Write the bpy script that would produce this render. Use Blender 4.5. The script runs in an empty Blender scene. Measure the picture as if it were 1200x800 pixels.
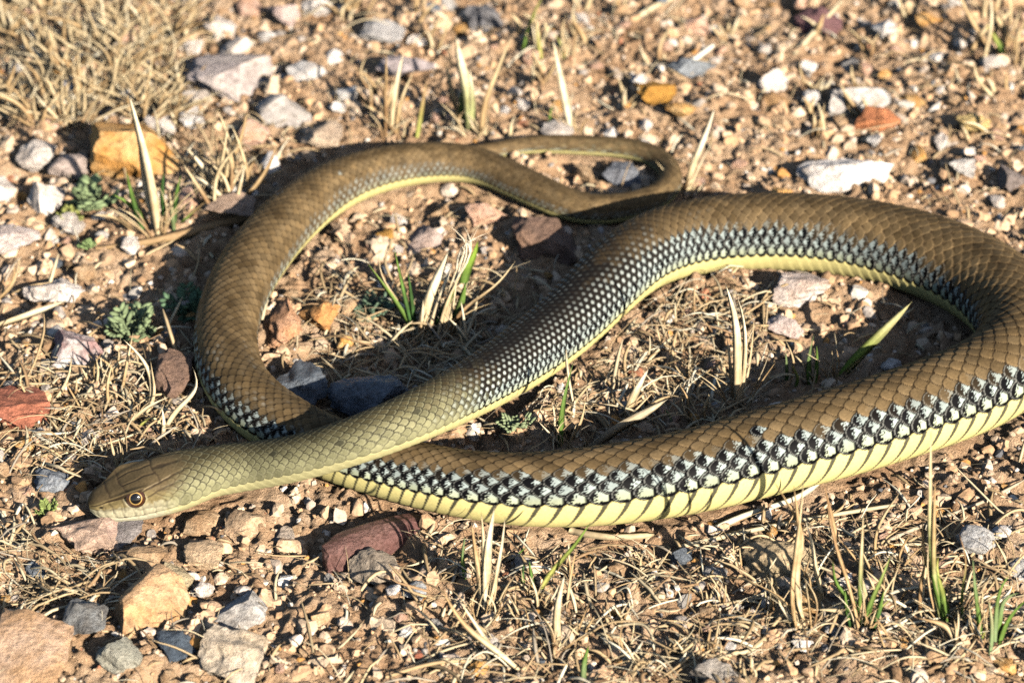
import bpy, bmesh, math, random
import numpy as np
from mathutils import Vector, Matrix

random.seed(7)
rng = np.random.default_rng(11)
R = math.radians
S = bpy.context.scene
COL = S.collection

# ------------------------------------------------------------------ camera
PITCH, DIST, LENS = R(35), 1.22, 100.0
FPX = LENS / 36.0 * 1200.0                      # photograph is 1200 px wide
CP, SP = math.cos(PITCH), math.sin(PITCH)
CAM = np.array([0, -DIST * CP, DIST * SP])
FWD = np.array([0, CP, -SP]); RGT = np.array([1.0, 0, 0]); UPV = np.array([0, SP, CP])
cam = bpy.data.cameras.new('camera'); camo = bpy.data.objects.new('camera', cam); COL.objects.link(camo)
camo.location = CAM; camo.rotation_euler = (math.pi / 2 - PITCH, 0, 0)
cam.lens = LENS; cam.sensor_width = 36; cam.clip_start = 0.05; cam.clip_end = 200
cam.dof.use_dof = True; cam.dof.focus_distance = 1.125; cam.dof.aperture_fstop = 11.0
S.camera = camo

# ------------------------------------------------------------------ sky, sun, exposure
SUN_EL = R(25); SUN_AZ = math.atan2(0.62, -0.78)          # towards the sun, from +Y clockwise
w = bpy.data.worlds.new('World'); S.world = w; w.use_nodes = True
nt = w.node_tree; bg = nt.nodes['Background']
sky = nt.nodes.new('ShaderNodeTexSky'); sky.sky_type = 'NISHITA'; sky.sun_disc = False
sky.sun_elevation = SUN_EL; sky.sun_rotation = SUN_AZ
nt.links.new(sky.outputs[0], bg.inputs[0]); bg.inputs[1].default_value = 0.05
sun = bpy.data.lights.new('sun', 'SUN'); sun.energy = 5.0; sun.angle = R(0.5); sun.color = (1.0, 0.90, 0.76)
suno = bpy.data.objects.new('sun', sun); COL.objects.link(suno)
sdir = Vector((math.sin(SUN_AZ) * math.cos(SUN_EL), math.cos(SUN_AZ) * math.cos(SUN_EL), math.sin(SUN_EL)))
suno.rotation_euler = sdir.to_track_quat('Z', 'Y').to_euler(); suno.location = (0.5, -0.6, 0.5)
S.view_settings.view_transform = 'Standard'; S.view_settings.look = 'None'
S.view_settings.gamma = 1; S.view_settings.use_curve_mapping = False
S.view_settings.exposure = 1.0
S.cycles.use_denoising = False; S.cycles.max_bounces = 5; S.cycles.diffuse_bounces = 0

# ------------------------------------------------------------------ pixels to points
def ray(u, v):
    return FWD + (u - 600) / FPX * RGT - (v - 400) / FPX * UPV
def P(u, v, z=0.0):                                # pixel to the point at height z
    d = ray(u, v); return CAM + d * ((z - CAM[2]) / d[2])
def Py(u, v, y):                                   # pixel to the point in the upright plane at y
    d = ray(u, v); return CAM + d * ((y - CAM[1]) / d[1])
def mpp(p):                                        # metres per pixel at a point
    return float((np.asarray(p) - CAM) @ FWD) / FPX

def ss(a, b, x):
    t = np.clip((x - a) / (b - a), 0, 1); return t * t * (3 - 2 * t)
def lerp(a, b, t): return a + (b - a) * t

# ------------------------------------------------------------------ noise
PERM = np.random.default_rng(3).permutation(4096)
GX = np.cos(np.random.default_rng(4).uniform(0, 2 * np.pi, 4096)); GY = np.sin(np.random.default_rng(4).uniform(0, 2 * np.pi, 4096))
def gnoise(x, y):
    xi = np.floor(x).astype(int); yi = np.floor(y).astype(int); fx = x - xi; fy = y - yi
    u = fx * fx * fx * (fx * (fx * 6 - 15) + 10); v = fy * fy * fy * (fy * (fy * 6 - 15) + 10)
    def g(i, j, dx, dy):
        h = PERM[(PERM[(xi + i) & 4095] + yi + j) & 4095]; return GX[h] * dx + GY[h] * dy
    return lerp(lerp(g(0, 0, fx, fy), g(1, 0, fx - 1, fy), u), lerp(g(0, 1, fx, fy - 1), g(1, 1, fx - 1, fy - 1), u), v) * 1.5
def hash01(a, b=0):
    return PERM[(PERM[a.astype(int) & 4095] + np.asarray(b).astype(int) * 7) & 4095] / 4096.0

# ------------------------------------------------------------------ mesh helpers
def mesh_np(name, V, F, col=None, smooth=True):
    V = np.asarray(V, np.float32); F = np.asarray(F, np.int32); k = F.shape[1]
    m = bpy.data.meshes.new(name); m.vertices.add(len(V)); m.vertices.foreach_set('co', V.ravel())
    m.loops.add(F.size); m.loops.foreach_set('vertex_index', F.ravel())
    m.polygons.add(len(F)); m.polygons.foreach_set('loop_start', np.arange(0, F.size, k, dtype=np.int32))
    m.polygons.foreach_set('use_smooth', np.full(len(F), smooth))
    if col is not None:
        a = m.color_attributes.new('Col', 'FLOAT_COLOR', 'POINT')
        c = np.ones((len(V), 4), np.float32); c[:, :np.shape(col)[1]] = col; a.data.foreach_set('color', c.ravel())
    m.update(calc_edges=True); m.validate(); return m
def add(name, mesh, mat=None, parent=None, loc=(0, 0, 0), rot=(0, 0, 0)):
    o = bpy.data.objects.new(name, mesh); COL.objects.link(o)
    if mat is not None and mesh is not None and not mesh.materials: mesh.materials.append(mat)
    o.location = [float(c) for c in loc]; o.rotation_euler = rot
    if parent is not None: o.parent = parent
    return o
def tag(o, label, cat, group=None, kind=None):
    if label: o['label'] = label
    if cat: o['category'] = cat
    if group: o['group'] = group
    if kind: o['kind'] = kind
    return o
def grid_faces(n, m, wrap=False):
    i = np.arange(n - 1)[:, None]; j = np.arange(m if wrap else m - 1)[None, :]; j2 = (j + 1) % m
    return np.stack([i * m + j, i * m + j2, (i + 1) * m + j2, (i + 1) * m + j], -1).reshape(-1, 4)

# ------------------------------------------------------------------ materials
def new_mat(name):
    m = bpy.data.materials.new(name); m.use_nodes = True
    return m, m.node_tree, m.node_tree.nodes['Principled BSDF']
def noise_node(t, scale, detail=5, rough=0.6, vec=None):
    n = t.nodes.new('ShaderNodeTexNoise'); n.inputs['Scale'].default_value = scale
    n.inputs['Detail'].default_value = detail; n.inputs['Roughness'].default_value = rough
    if vec is not None: t.links.new(vec, n.inputs['Vector'])
    return n
def ramp(t, src, stops):
    r = t.nodes.new('ShaderNodeValToRGB'); e = r.color_ramp.elements
    while len(e) < len(stops): e.new(0.5)
    for k, (p, c) in enumerate(stops): e[k].position = p; e[k].color = (*c, 1) if len(c) == 3 else c
    t.links.new(src, r.inputs[0]); return r
def mix(t, fac, a, b, mode='MIX'):
    n = t.nodes.new('ShaderNodeMix'); n.data_type = 'RGBA'; n.blend_type = mode
    for s, v in ((n.inputs[0], fac), (n.inputs[6], a), (n.inputs[7], b)):
        if hasattr(v, 'is_output'): t.links.new(v, s)
        else: s.default_value = v if not isinstance(v, tuple) else (*v, 1)
    return n.outputs[2]
def bump(t, bsdf, src, strength, dist):
    b = t.nodes.new('ShaderNodeBump'); b.inputs['Strength'].default_value = strength; b.inputs['Distance'].default_value = dist
    t.links.new(src, b.inputs['Height']); t.links.new(b.outputs[0], bsdf.inputs['Normal']); return b

def soil_material():
    m, t, b = new_mat('sandy_soil'); tc = t.nodes.new('ShaderNodeTexCoord').outputs['Object']
    n1 = noise_node(t, 28, 6, 0.65, tc); n2 = noise_node(t, 260, 6, 0.7, tc); n3 = noise_node(t, 900, 4, 0.7, tc)
    c1 = ramp(t, n1.outputs[0], [(0.3, (0.42, 0.25, 0.14)), (0.5, (0.58, 0.39, 0.24)), (0.7, (0.67, 0.50, 0.35))])
    c2 = ramp(t, n2.outputs[0], [(0.3, (0.55, 0.48, 0.42)), (0.55, (1, 1, 1)), (0.75, (1.2, 1.15, 1.1))])
    c = mix(t, 0.8, c1.outputs[0], c2.outputs[0], 'MULTIPLY')
    t.links.new(c, b.inputs['Base Color']); b.inputs['Roughness'].default_value = 0.95; b.inputs['Specular IOR Level'].default_value = 0.15
    a = t.nodes.new('ShaderNodeMath'); a.operation = 'ADD'; t.links.new(n2.outputs[0], a.inputs[0]); t.links.new(n3.outputs[0], a.inputs[1])
    bump(t, b, a.outputs[0], 0.9, 0.0025); return m
SOIL = soil_material()

def col_material(name, rough, spec, nscale, amt, bstr, bdist, trans=0.0, streak=False):
    m, t, b = new_mat(name); tc = t.nodes.new('ShaderNodeTexCoord').outputs['Object']
    at = t.nodes.new('ShaderNodeAttribute'); at.attribute_name = 'Col'
    n = noise_node(t, nscale, 5, 0.65, tc)
    gn = 1.3 if streak else 1.0
    r = ramp(t, n.outputs[0], [(0.25, ((1 - amt) * gn,) * 3), (0.75, ((1 + amt) * gn,) * 3)])
    c = mix(t, 1.0, at.outputs[0], r.outputs[0], 'MULTIPLY')
    if streak:
        oi = t.nodes.new('ShaderNodeObjectInfo'); mu = t.nodes.new('ShaderNodeMath'); mu.operation = 'MULTIPLY_ADD'; mu.inputs[1].default_value = 9.0
        m2 = t.nodes.new('ShaderNodeMath'); m2.operation = 'MULTIPLY'; m2.inputs[1].default_value = 60.0
        t.links.new(oi.outputs['Random'], m2.inputs[0]); t.links.new(at.outputs['Alpha'], mu.inputs[0]); t.links.new(m2.outputs[0], mu.inputs[2])
        n1 = t.nodes.new('ShaderNodeTexNoise'); n1.noise_dimensions = '1D'; n1.inputs['Scale'].default_value = 1.0; n1.inputs['Detail'].default_value = 3
        t.links.new(mu.outputs[0], n1.inputs['W'])
        r1 = ramp(t, n1.outputs[0], [(0.3, (.62, .60, .56)), (0.7, (1.2, 1.2, 1.18))]); c = mix(t, 1.0, c, r1.outputs[0], 'MULTIPLY')
        n3 = noise_node(t, 90, 4, .6, tc); r3 = ramp(t, n3.outputs[0], [(.35, (.72, .66, .6)), (.65, (1.1, 1.1, 1.1))]); c = mix(t, 1.0, c, r3.outputs[0], 'MULTIPLY')
    t.links.new(c, b.inputs['Base Color']); b.inputs['Roughness'].default_value = rough; b.inputs['Specular IOR Level'].default_value = spec
    if bstr: bump(t, b, n.outputs[0], bstr, bdist)
    if trans:
        tr = t.nodes.new('ShaderNodeBsdfTranslucent'); t.links.new(c, tr.inputs[0])
        ms = t.nodes.new('ShaderNodeMixShader'); ms.inputs[0].default_value = trans
        t.links.new(b.outputs[0], ms.inputs[1]); t.links.new(tr.outputs[0], ms.inputs[2])
        t.links.new(ms.outputs[0], t.nodes['Material Output'].inputs[0])
    return m
GRAVEL = col_material('gravel', 0.9, 0.2, 350, 0.35, 0.8, 0.0012)
GRASS = col_material('grass_blade', 0.65, 0.25, 400, 0.22, 0.3, 0.0003, 0.18, True)
LITTER = col_material('straw', 0.65, 0.3, 300, 0.25, 0.3, 0.0003, 0.12)
SKIN = col_material('snake_skin', 0.52, 0.05, 700, 0.14, 0.2, 0.0002)

_stone = {}
def stone_mat(c1, c2, sc=90, rough=0.8, sharp=0.12):
    key = (c1, c2, sc, rough)
    if key in _stone: return _stone[key]
    m, t, b = new_mat('stone'); tc = t.nodes.new('ShaderNodeTexCoord').outputs['Object']
    oi = t.nodes.new('ShaderNodeObjectInfo')
    ad = t.nodes.new('ShaderNodeVectorMath'); ad.operation = 'ADD'
    t.links.new(tc, ad.inputs[0]); t.links.new(oi.outputs['Location'], ad.inputs[1])
    n1 = noise_node(t, sc, 6, 0.6, ad.outputs[0]); n2 = noise_node(t, sc * 5, 6, 0.7, ad.outputs[0])
    k = ramp(t, n1.outputs[0], [(0.5 - sharp, (0, 0, 0)), (0.5 + sharp, (1, 1, 1))])
    c = mix(t, k.outputs[0], c1, c2)
    g = ramp(t, n2.outputs[0], [(0.34, (0.62, 0.6, 0.57)), (0.5, (1.1, 1.1, 1.1)), (0.66, (1.45, 1.43, 1.4))])
    c = mix(t, 0.9, c, g.outputs[0], 'MULTIPLY')
    n4 = noise_node(t, sc * .8, 8, .75, ad.outputs[0]); cr = ramp(t, n4.outputs[0], [(.48, (1, 1, 1)), (.5, (.4, .32, .26)), (.52, (1, 1, 1))]); c = mix(t, .45, c, cr.outputs[0], 'MULTIPLY')
    hv = t.nodes.new('ShaderNodeHueSaturation'); t.links.new(c, hv.inputs['Color'])
    mr = t.nodes.new('ShaderNodeMapRange'); mr.inputs[3].default_value = 0.75; mr.inputs[4].default_value = 1.2
    t.links.new(oi.outputs['Random'], mr.inputs[0]); t.links.new(mr.outputs[0], hv.inputs['Value'])
    t.links.new(hv.outputs[0], b.inputs['Base Color'])
    b.inputs['Roughness'].default_value = rough; b.inputs['Specular IOR Level'].default_value = 0.3
    bump(t, b, n2.outputs[0], 0.9, 0.003 if sc > 5 else .0016)
    _stone[key] = m; return m

# ------------------------------------------------------------------ the snake's course (pixels in the photograph, half width and height of its axis)
# u, v, half width px, axis height px (None: lying on the ground), roll, where the speckles begin, neck, dark saddle
PTS = [
 (104,592,20,29, 0, 95,1,0),(130,585,26,31, 0,95,1,0),(153,578,30,32, 0,95,1,0),(200,565,33,33, 0,95,1,0),
 (240,554,31,35, 2,95,1,0),(290,546,28.5,40, 4,95,1,0),(340,538,27.5,58, 4,95,1,0),(385,526,27.5,78, 4,95,1,0),
 (430,511,28.5,93, 3,90,.95,0),(475,493,30,95, 2,76,.8,.1),(545,459,33,75, 0,44,.3,.75),(583,437,35.5,58, 0,36,.05,1.2),
 (622,411,38,44, 0,34,0,1.25),(676,367,40,None, 0,36,0,.95),(738,308,43,None, 2,42,0,.45),(770,290,43.5,None, 3,45,0,.2),
 (808,279,44,None, 4,48,0,.05),(870,272,45,None, 6,54,0,0),(950,273,45.5,None, 6,57,0,0),(1025,283,47,None, 2,60,0,0),
 (1085,299,49,None, 0,61,0,0),(1142,324,51,None, 0,68,0,0),(1184,357,53,None, -4,66,0,0),(1199,396,54,None, -10,64,0,0),
 (1178,431,54,None, -16,62,0,0),(1128,459,53.5,None, -20,62,0,0),(1070,480,53,None, -22,62,0,0),(1000,502,53,None, -23,62,0,0),
 (905,528,51.5,None, -24,56,0,0),(805,553,49.5,None, -24,53,0,0),(700,569,47,None, -23,52,0,0),(620,573,43.5,None, -22,51,0,0),
 (540,566,39.5,None, -22,56,0,0),(455,547,37.5,None, -18,56,0,0),(385,524,37,None, -14,56,0,0),(328,495,37.5,None, -12,58,0,.1),
 (284,458,38,None, -11,60,0,.1),(266,416,37.5,None, -10,74,0,0),(266,380,37,None, -10,78,0,0),(278,341,37,None, -9,78,0,0),
 (302,300,36.5,None, -8,76,0,0),(342,255,34,None, -4,70,0,0),(402,214,29.5,None, 2,62,.1,0),(455,197,26,None, 2,60,.15,0),
 (515,190,23.5,None, 0,66,0,0),(557,194,21.5,None, 0,68,0,0),(597,209,21,None, 0,72,0,0),(640,229,20.5,None, 0,75,0,0),
 (690,245,18.5,None, 0,75,0,0),(735,242,17,None, 0,75,0,0),(768,231,15.5,None, 0,75,0,0),(785,213,14,None, 0,78,.2,0),
 (782,196,13,None, 0,80,.3,0),(764,182,12.5,None, 0,80,.3,0),(735,174,12,None, 0,80,.3,0),(680,170,11.5,None, 0,80,.3,0),
 (620,170,10.5,None, 0,80,.2,0),(570,178,9.5,None, 0,85,.1,0),(500,186,9,None, 0,85,0,0),(430,199,8.5,None, 0,90,0,0),
 (370,222,7.5,None, 0,110,0,0),(320,244,6.8,None, 0,110,0,0),(250,265,5.8,None, 0,110,0,0),(180,282,4.2,None, 0,110,0,0),(112,291,1.4,None, 0,110,0,0)]
CX, CR, CA = [], [], []
for (u, v, h, z, roll, pb, nk, dk) in PTS:
    p = P(u, v, 0.015)
    for _ in range(4):
        k = mpp(p); r = h * k; zz = 0.93 * r + (.0012 if h < 9 else 0) if z is None else z * k; p = P(u, v, zz)
    CX.append(p); CR.append(r); CA.append((r, roll, pb, nk, dk))
CX = np.array(CX); CA = np.array(CA, float)
tk = np.concatenate([[0], np.cumsum(np.linalg.norm(np.diff(CX, axis=0), axis=1) ** 0.8)])
def spline(t, Y, q):                                # natural cubic spline
    n = len(t); h = np.diff(t); A = np.zeros((n, n)); B = np.zeros((n, Y.shape[1])); A[0, 0] = A[-1, -1] = 1
    for i in range(1, n - 1):
        A[i, i - 1] = h[i - 1]; A[i, i] = 2 * (h[i - 1] + h[i]); A[i, i + 1] = h[i]
        B[i] = 3 * ((Y[i + 1] - Y[i]) / h[i] - (Y[i] - Y[i - 1]) / h[i - 1])
    c = np.linalg.solve(A, B); i = np.clip(np.searchsorted(t, q) - 1, 0, n - 2); dx = (q - t[i])[:, None]
    b = (Y[i + 1] - Y[i]) / h[i][:, None] - h[i][:, None] * (2 * c[i] + c[i + 1]) / 3
    d = (c[i + 1] - c[i]) / (3 * h[i][:, None]); return Y[i] + dx * (b + dx * (c[i] + dx * d))
q = np.linspace(0, tk[-1], 12000); DX = spline(tk, CX, q)
DA = np.stack([np.interp(q, tk, CA[:, k]) for k in range(5)], 1)
ker = np.hanning(241); ker /= ker.sum()
for k in range(5): DA[:, k] = np.convolve(np.pad(DA[:, k], 120, 'edge'), ker, 'valid')
DS = np.concatenate([[0], np.cumsum(np.linalg.norm(np.diff(DX, axis=0), axis=1))])
SNAKE_LEN = DS[-1]
# what of it lies on the ground
_i = np.linspace(0, len(q) - 1, 520).astype(int)
LIEX, LIER = DX[_i], DA[_i, 0]
_low = LIEX[:, 2] < 1.7 * LIER
LOWX, LOWR = LIEX[_low], LIER[_low]
def snake_gap(x, y, low=False):                     # distance from the body's side, in the plan
    X, Rr = (LOWX, np.maximum(LOWR, .008)) if low else (LIEX, LIER)
    x = np.atleast_1d(x).astype(np.float32); y = np.atleast_1d(y).astype(np.float32); out = np.empty(x.shape, np.float32)
    for a in range(0, len(x), 40000):
        d = np.sqrt((x[a:a + 40000, None] - X[None, :, 0].astype(np.float32)) ** 2 + (y[a:a + 40000, None] - X[None, :, 1].astype(np.float32)) ** 2)
        out[a:a + 40000] = ((d - Rr[None].astype(np.float32)) / Rr[None].astype(np.float32)).min(1)
    return out                                      # in body radii: -1 on the axis, 0 at the side
def height(x, y):
    x = np.atleast_1d(np.asarray(x, float)); y = np.atleast_1d(np.asarray(y, float))
    wx = x + 0.006 * gnoise(x * 40 + 9, y * 40); wy = y + 0.006 * gnoise(x * 40, y * 40 + 17)
    h = 0.0045 * gnoise(wx * 11, wy * 11) + 0.0045 * gnoise(wx * 33 + 5, wy * 33)
    h += 0.0062 * (0.3 - np.abs(gnoise(wx * 62, wy * 62 + 3))) * (0.6 + gnoise(x * 18, y * 18)) + 0.0034 * (0.3 - np.abs(gnoise(wx * 140 + 31, wy * 140)))
    h += 0.0016 * gnoise(x * 300, y * 300 + 8)
    near = (np.abs(x) < 0.45) & (np.abs(y) < 0.5); g = np.full(x.shape, 9.0)
    if near.any(): g[near] = snake_gap(x[near], y[near], True)
    k = ss(-0.6, -0.1, g)
    return np.where(k < 1, lerp(np.minimum(h * 0.4, 0) - 0.0004, h, k), h)
def gz(x, y): return float(height([x], [y])[0])
def ground_pt(u, v):
    p = P(u, v); p = P(u, v, gz(p[0], p[1])); p[2] = gz(p[0], p[1]); return p

# ------------------------------------------------------------------ ground
def axis(a, b, step, far):
    mid = np.arange(a, b, step); out = [mid]; s, p = step, b; hi = []
    while p < far: hi.append(p); s *= 1.22; p += s
    hi.append(far); s, p = step, a; lo = []
    while p > -far: s *= 1.22; p -= s; lo.append(p)
    return np.concatenate([np.array(lo[::-1]), mid, np.array(hi)])
gx = axis(-0.31, 0.31, 0.00135, 40); gy = axis(-0.24, 0.34, 0.0014, 40)
XX, YY = np.meshgrid(gx, gy, indexing='xy'); HH = height(XX.ravel(), YY.ravel())
gm = mesh_np('ground', np.stack([XX.ravel(), YY.ravel(), HH], 1), grid_faces(len(gy), len(gx)))
tag(add('ground', gm, SOIL), None, None, kind='structure')

# ------------------------------------------------------------------ the snake
def build_snake():
    # rings: close together where the body is near and sharp
    w_ = np.interp(DS / SNAKE_LEN, [0, .08, .62, .72, .85, 1], [.00042, .00050, .00054, .0009, .0014, .0020])
    cum = np.concatenate([[0], np.cumsum(np.diff(DS) / w_[:-1])])
    n = int(cum[-1]); s = np.interp(np.linspace(0, cum[-1], n), cum, DS)
    X = np.stack([np.interp(s, DS, DX[:, k]) for k in range(3)], 1); A = np.stack([np.interp(s, DS, DA[:, k]) for k in range(5)], 1)
    r, roll, pB, neck, dark = A.T
    T = np.gradient(X, axis=0); T /= np.linalg.norm(T, axis=1)[:, None]
    Sd = np.cross(T, [0, 0, 1.0]); Sd /= np.linalg.norm(Sd, axis=1)[:, None]; U = np.cross(Sd, T)
    th = np.concatenate([np.linspace(-150, 150, 216), np.linspace(150, 210, 14)[1:-1]]); m = len(th); TH = np.where(th > 180, th - 360, th)
    PH = TH[None, :] + roll[:, None]; PH = (PH + 180) % 360 - 180
    aph = np.abs(PH)
    # lattice of scales
    ua = np.array([104, 475, 545, 622, 738, 870, 1085, 1199, 1070, 905, 700, 540, 385, 266]); ci_ = [next(i for i, p_ in enumerate(PTS) if p_[0] == a_) for a_ in ua]
    lf = np.interp(s, [np.interp(tk[i], q, DS) for i in ci_] + [SNAKE_LEN], [.48, .42, .34, .28, .28, .28, .31, .36, .42, .47, .52, .52, .46, .37, .36])
    L = lf * np.maximum(r, 0.0022); uu = np.concatenate([[0], np.cumsum(np.diff(s) / L[:-1])])[:, None] * np.ones_like(PH)
    f = np.linspace(0, 98, 400); qf = np.concatenate([[0], np.cumsum(np.diff(f) / (9.0 + 4.8 * (f[:-1] / 98) ** 2))]); qf *= 8.5 / qf[-1]
    Q = np.sign(PH) * np.interp(aph, f, qf); vent = aph > 98
    Q = np.where(vent, np.sign(PH) * (8.5 + (aph - 98) / 13.5), Q)
    Aa, Bb, pw = 0.66, 1.0, 1.7
    best = np.full(PH.shape, -9.0); ba = np.zeros(PH.shape); bb = np.zeros(PH.shape); be = np.zeros(PH.shape); bk = np.full(PH.shape, 99.0); bj = np.zeros(PH.shape)
    k0 = np.round(Q)
    for dk in (-1, 0, 1):
        k = k0 + dk; off = (np.abs(k) % 2) * 0.5; j0 = np.round(uu - off)
        for dj in (-1, 0, 1):
            j = j0 + dj; a = uu - off - j; b = Q - k
            e = 1 - ((np.abs(a) / Aa) ** pw + (np.abs(b) / Bb) ** pw) ** (1 / pw)
            hgt = np.where((e > 0) & (np.abs(k) <= 8), a - 0.12 * b * b, -9)
            up = hgt > best
            best = np.where(up, hgt, best); ba = np.where(up, a, ba); bb = np.where(up, b, bb); be = np.where(up, e, be); bk = np.where(up, k, bk); bj = np.where(up, j, bj)
    none = best < -5
    va = (uu - 0.16 * (aph - 98) / 10 + 0.25) % 1.0                           # belly plates, slanting back
    rnd = hash01(bj * 31 + 700, bk + 40); rnd2 = hash01(bj * 17 + 90, bk + 11); rnd3 = hash01(bj * 5 + 1, bk + 77)
    # relief
    d = np.where(none, (va - 0.5) * 0.5, ba * 0.9 - 0.30 * np.abs(bb) ** 2 - 0.55 * ss(.16, .0, be))
    relief = 0.036 * d
    # colours
    def c3(c): return np.array(c)[None, None, :]
    lowf = gnoise(uu * .33 + 7, Q * .45) ; lowf2 = gnoise(uu * .9 + 70, Q * .8 + 9)
    brown = c3((.150, .102, .050)) * (0.70 + 0.5 * rnd + .35 * lowf)[..., None] * lerp(c3((1, 1, 1)), c3((.86, .90, .98)), rnd2[..., None])
    brown = brown * (1 - 0.30 * ss(45, 0, aph))[..., None]
    black = c3((.004, .004, .005))
    brown = brown * (1 + .22 * gnoise(uu * 7 + 3, Q * 6) + .16 * gnoise(uu * 5, Q * 26 + 40) + .22 * ba)[..., None]
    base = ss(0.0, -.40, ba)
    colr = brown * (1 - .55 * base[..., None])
    colr = lerp(colr, brown * 1.5, (.6 * ss(.26, .14, be) * (ba > .10))[..., None])
    colr = lerp(colr, c3((.018, .012, .008)), (.95 * ss(.13, .045, be))[..., None])
    # speckled flank: pale scale, black towards its tip, thin pale rim
    white = lerp(c3((.34, .40, .39)), c3((.42, .46, .32)), ss(78, 98, aph)[..., None]) * (.75 + .4 * rnd)[..., None]
    wob = 0.22 * gnoise(uu * 9 + bk * 3.3, Q * 7 + bj * 1.7) + .1 * gnoise(uu * 23, Q * 19)
    blk = ss(-.02, .12, ba + wob * 1.1 - .06 + .22 * (rnd - .5) - .16 * ss(70, 98, aph)) * ss(-.62, -.2, np.sign(PH) * -bb + wob + .35)
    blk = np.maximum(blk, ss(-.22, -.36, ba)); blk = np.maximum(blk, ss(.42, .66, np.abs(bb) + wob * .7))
    bw = lerp(white, black, ss(.15, .55, blk)[..., None])
    bw = lerp(bw, c3((.34, .35, .32)), (.45 * ss(.09, .11, be) * ss(.20, .14, be) * (ba > .05))[..., None])
    bw = lerp(bw, black, ss(.10, .06, be)[..., None])
    sphi = np.interp(np.abs(bk), qf, f)
    wbw = ss(-8, 8, sphi - pB[:, None] - (rnd2 - .5) * 9); wbw = np.maximum(wbw, 1.0 * ((rnd3 > .988) & (sphi > 25)))
    bw = lerp(bw, brown * 1.1, .5 * ss(.60, .66, s / SNAKE_LEN)[:, None, None])
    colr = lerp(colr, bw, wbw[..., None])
    # dark saddle behind the neck: black scales, each with a white fleck
    fleck = ss(.34, .16, np.sqrt(((ba - .02 + wob * .3) / .8) ** 2 + (bb / 1.25) ** 2)) * np.clip((sphi - 8) / 50 + .25 * (rnd2 - .4), .04, 1)
    dk3 = lerp(c3((.006, .006, .007)) + brown * .06, c3((.38, .42, .40)), fleck[..., None])
    wdk = np.clip(dark[:, None] * 1.5 + .6 * lowf * (dark[:, None] > .03) + .5 * (rnd - .5) * (dark[:, None] > .03) - .15, 0, 1) * ss(34, 20, sphi - pB[:, None])
    colr = lerp(colr, dk3, wdk[..., None])
    # olive neck
    ol = lerp(c3((.080, .068, .036)), c3((.235, .228, .13)), ss(10, 80, aph)[..., None]) * (0.76 + .4 * rnd + .2 * lowf + .2 * gnoise(uu * 7 + 3, Q * 6) + .12 * gnoise(uu * 5, Q * 26 + 40))[..., None]
    ol = lerp(ol, c3((.36, .35, .22)), (.4 * ss(.40, .26, be) * (ba > .1))[..., None])
    ol = lerp(ol, c3((.02, .018, .012)), (.95 * ss(.29, .13, be) * lerp(1, .55, ss(60, 95, aph)))[..., None])
    ol = lerp(ol, c3((.03, .03, .022)), ((rnd2 > .965) * .8 * ss(.2, .4, be))[..., None])
    ol = lerp(ol, c3((.36, .37, .25)), (.5 * ss(.86, .70, s / SNAKE_LEN) * ss(.64, .70, s / SNAKE_LEN))[:, None, None] * ss(50, 85, aph)[..., None])
    wol = np.clip((neck[:, None] - .5) * 2.2 + .5 + .5 * (rnd3 - .5), 0, 1) * (neck[:, None] > .02)
    colr = lerp(colr, ol, wol[..., None])
    # belly
    yel = c3((.66, .585, .25)) * (0.92 + .12 * hash01(np.floor(uu + 3)))[..., None]
    vl = np.minimum(va, 1 - va)
    linew = lerp(.035, .10, ss(-8, -20, roll))[:, None] * ss(150, 98, aph)
    ycol = lerp(yel, c3((.05, .05, .04)), (ss(linew + .05, linew, vl + .02 * gnoise(uu * 30, Q * 12)) * lerp(.45, .95, ss(-8, -20, roll))[:, None])[..., None])
    ycol = lerp(ycol, c3((.36, .34, .19)), (.85 * neck)[:, None, None])
    colr = np.where(none[..., None], ycol, colr)
    # tail tip: plain tan
    tl = ss(.86, .93, s / SNAKE_LEN)[:, None, None]
    colr = lerp(colr, c3((.36, .24, .13)) * (.8 + .4 * rnd[..., None]), tl * .85)

    # ---- head
    k0_ = mpp(X[0]); HL = 134 * k0_; t = s / HL; tt = [0, .03, .08, .16, .26, .36, .5, .68, .84, 1.0, 1.18, 1.35]
    hw = np.interp(t, tt, np.array([6, 13, 18, 21.5, 25, 29, 32, 36, 37.5, 35, 31, 28.5])) * k0_
    ht = np.interp(t, tt, np.array([5, 11, 14.5, 17.5, 21.5, 26, 28, 29, 29.5, 29, 28.5, 28.5])) * k0_
    hb = np.interp(t, tt, np.array([7, 15, 20, 25, 29, 31, 31.5, 31, 30, 29, 28.5, 28.5])) * k0_
    hn = np.interp(t, [0, .1, .4, .8, 1.2], [2.2, 2.7, 2.9, 2.5, 2.0])
    ker2 = np.hanning(15); ker2 /= ker2.sum()
    for arr in (hw, ht, hb):
        g = np.convolve(np.pad(arr, 7, 'reflect', reflect_type='odd'), ker2, 'valid'); arr[:] = np.maximum(g, .0002)
    a = np.radians(TH)[None, :] * np.ones((n, 1)); sn, cs = np.sin(a), np.cos(a); ex = (2 / hn)[:, None]
    hx = hw[:, None] * np.sign(sn) * np.abs(sn) ** ex; hz = np.where(cs > 0, ht[:, None], hb[:, None]) * np.sign(cs) * np.abs(cs) ** ex
    aT = np.abs(TH)[None, :]; tc = t[:, None]
    inset = 6.5 * np.exp(-((tc - .20) / .10) ** 2) * np.exp(-((aT - 64) / 13) ** 2)          # hollow before the eye
    inset -= 6.0 * np.exp(-((tc - .35) / .15) ** 2) * np.exp(-((aT - 46) / 8) ** 2)          # brow
    inset += 2.0 * np.exp(-((tc - .36) / .10) ** 2) * np.exp(-((aT - 62) / 9) ** 2)
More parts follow.
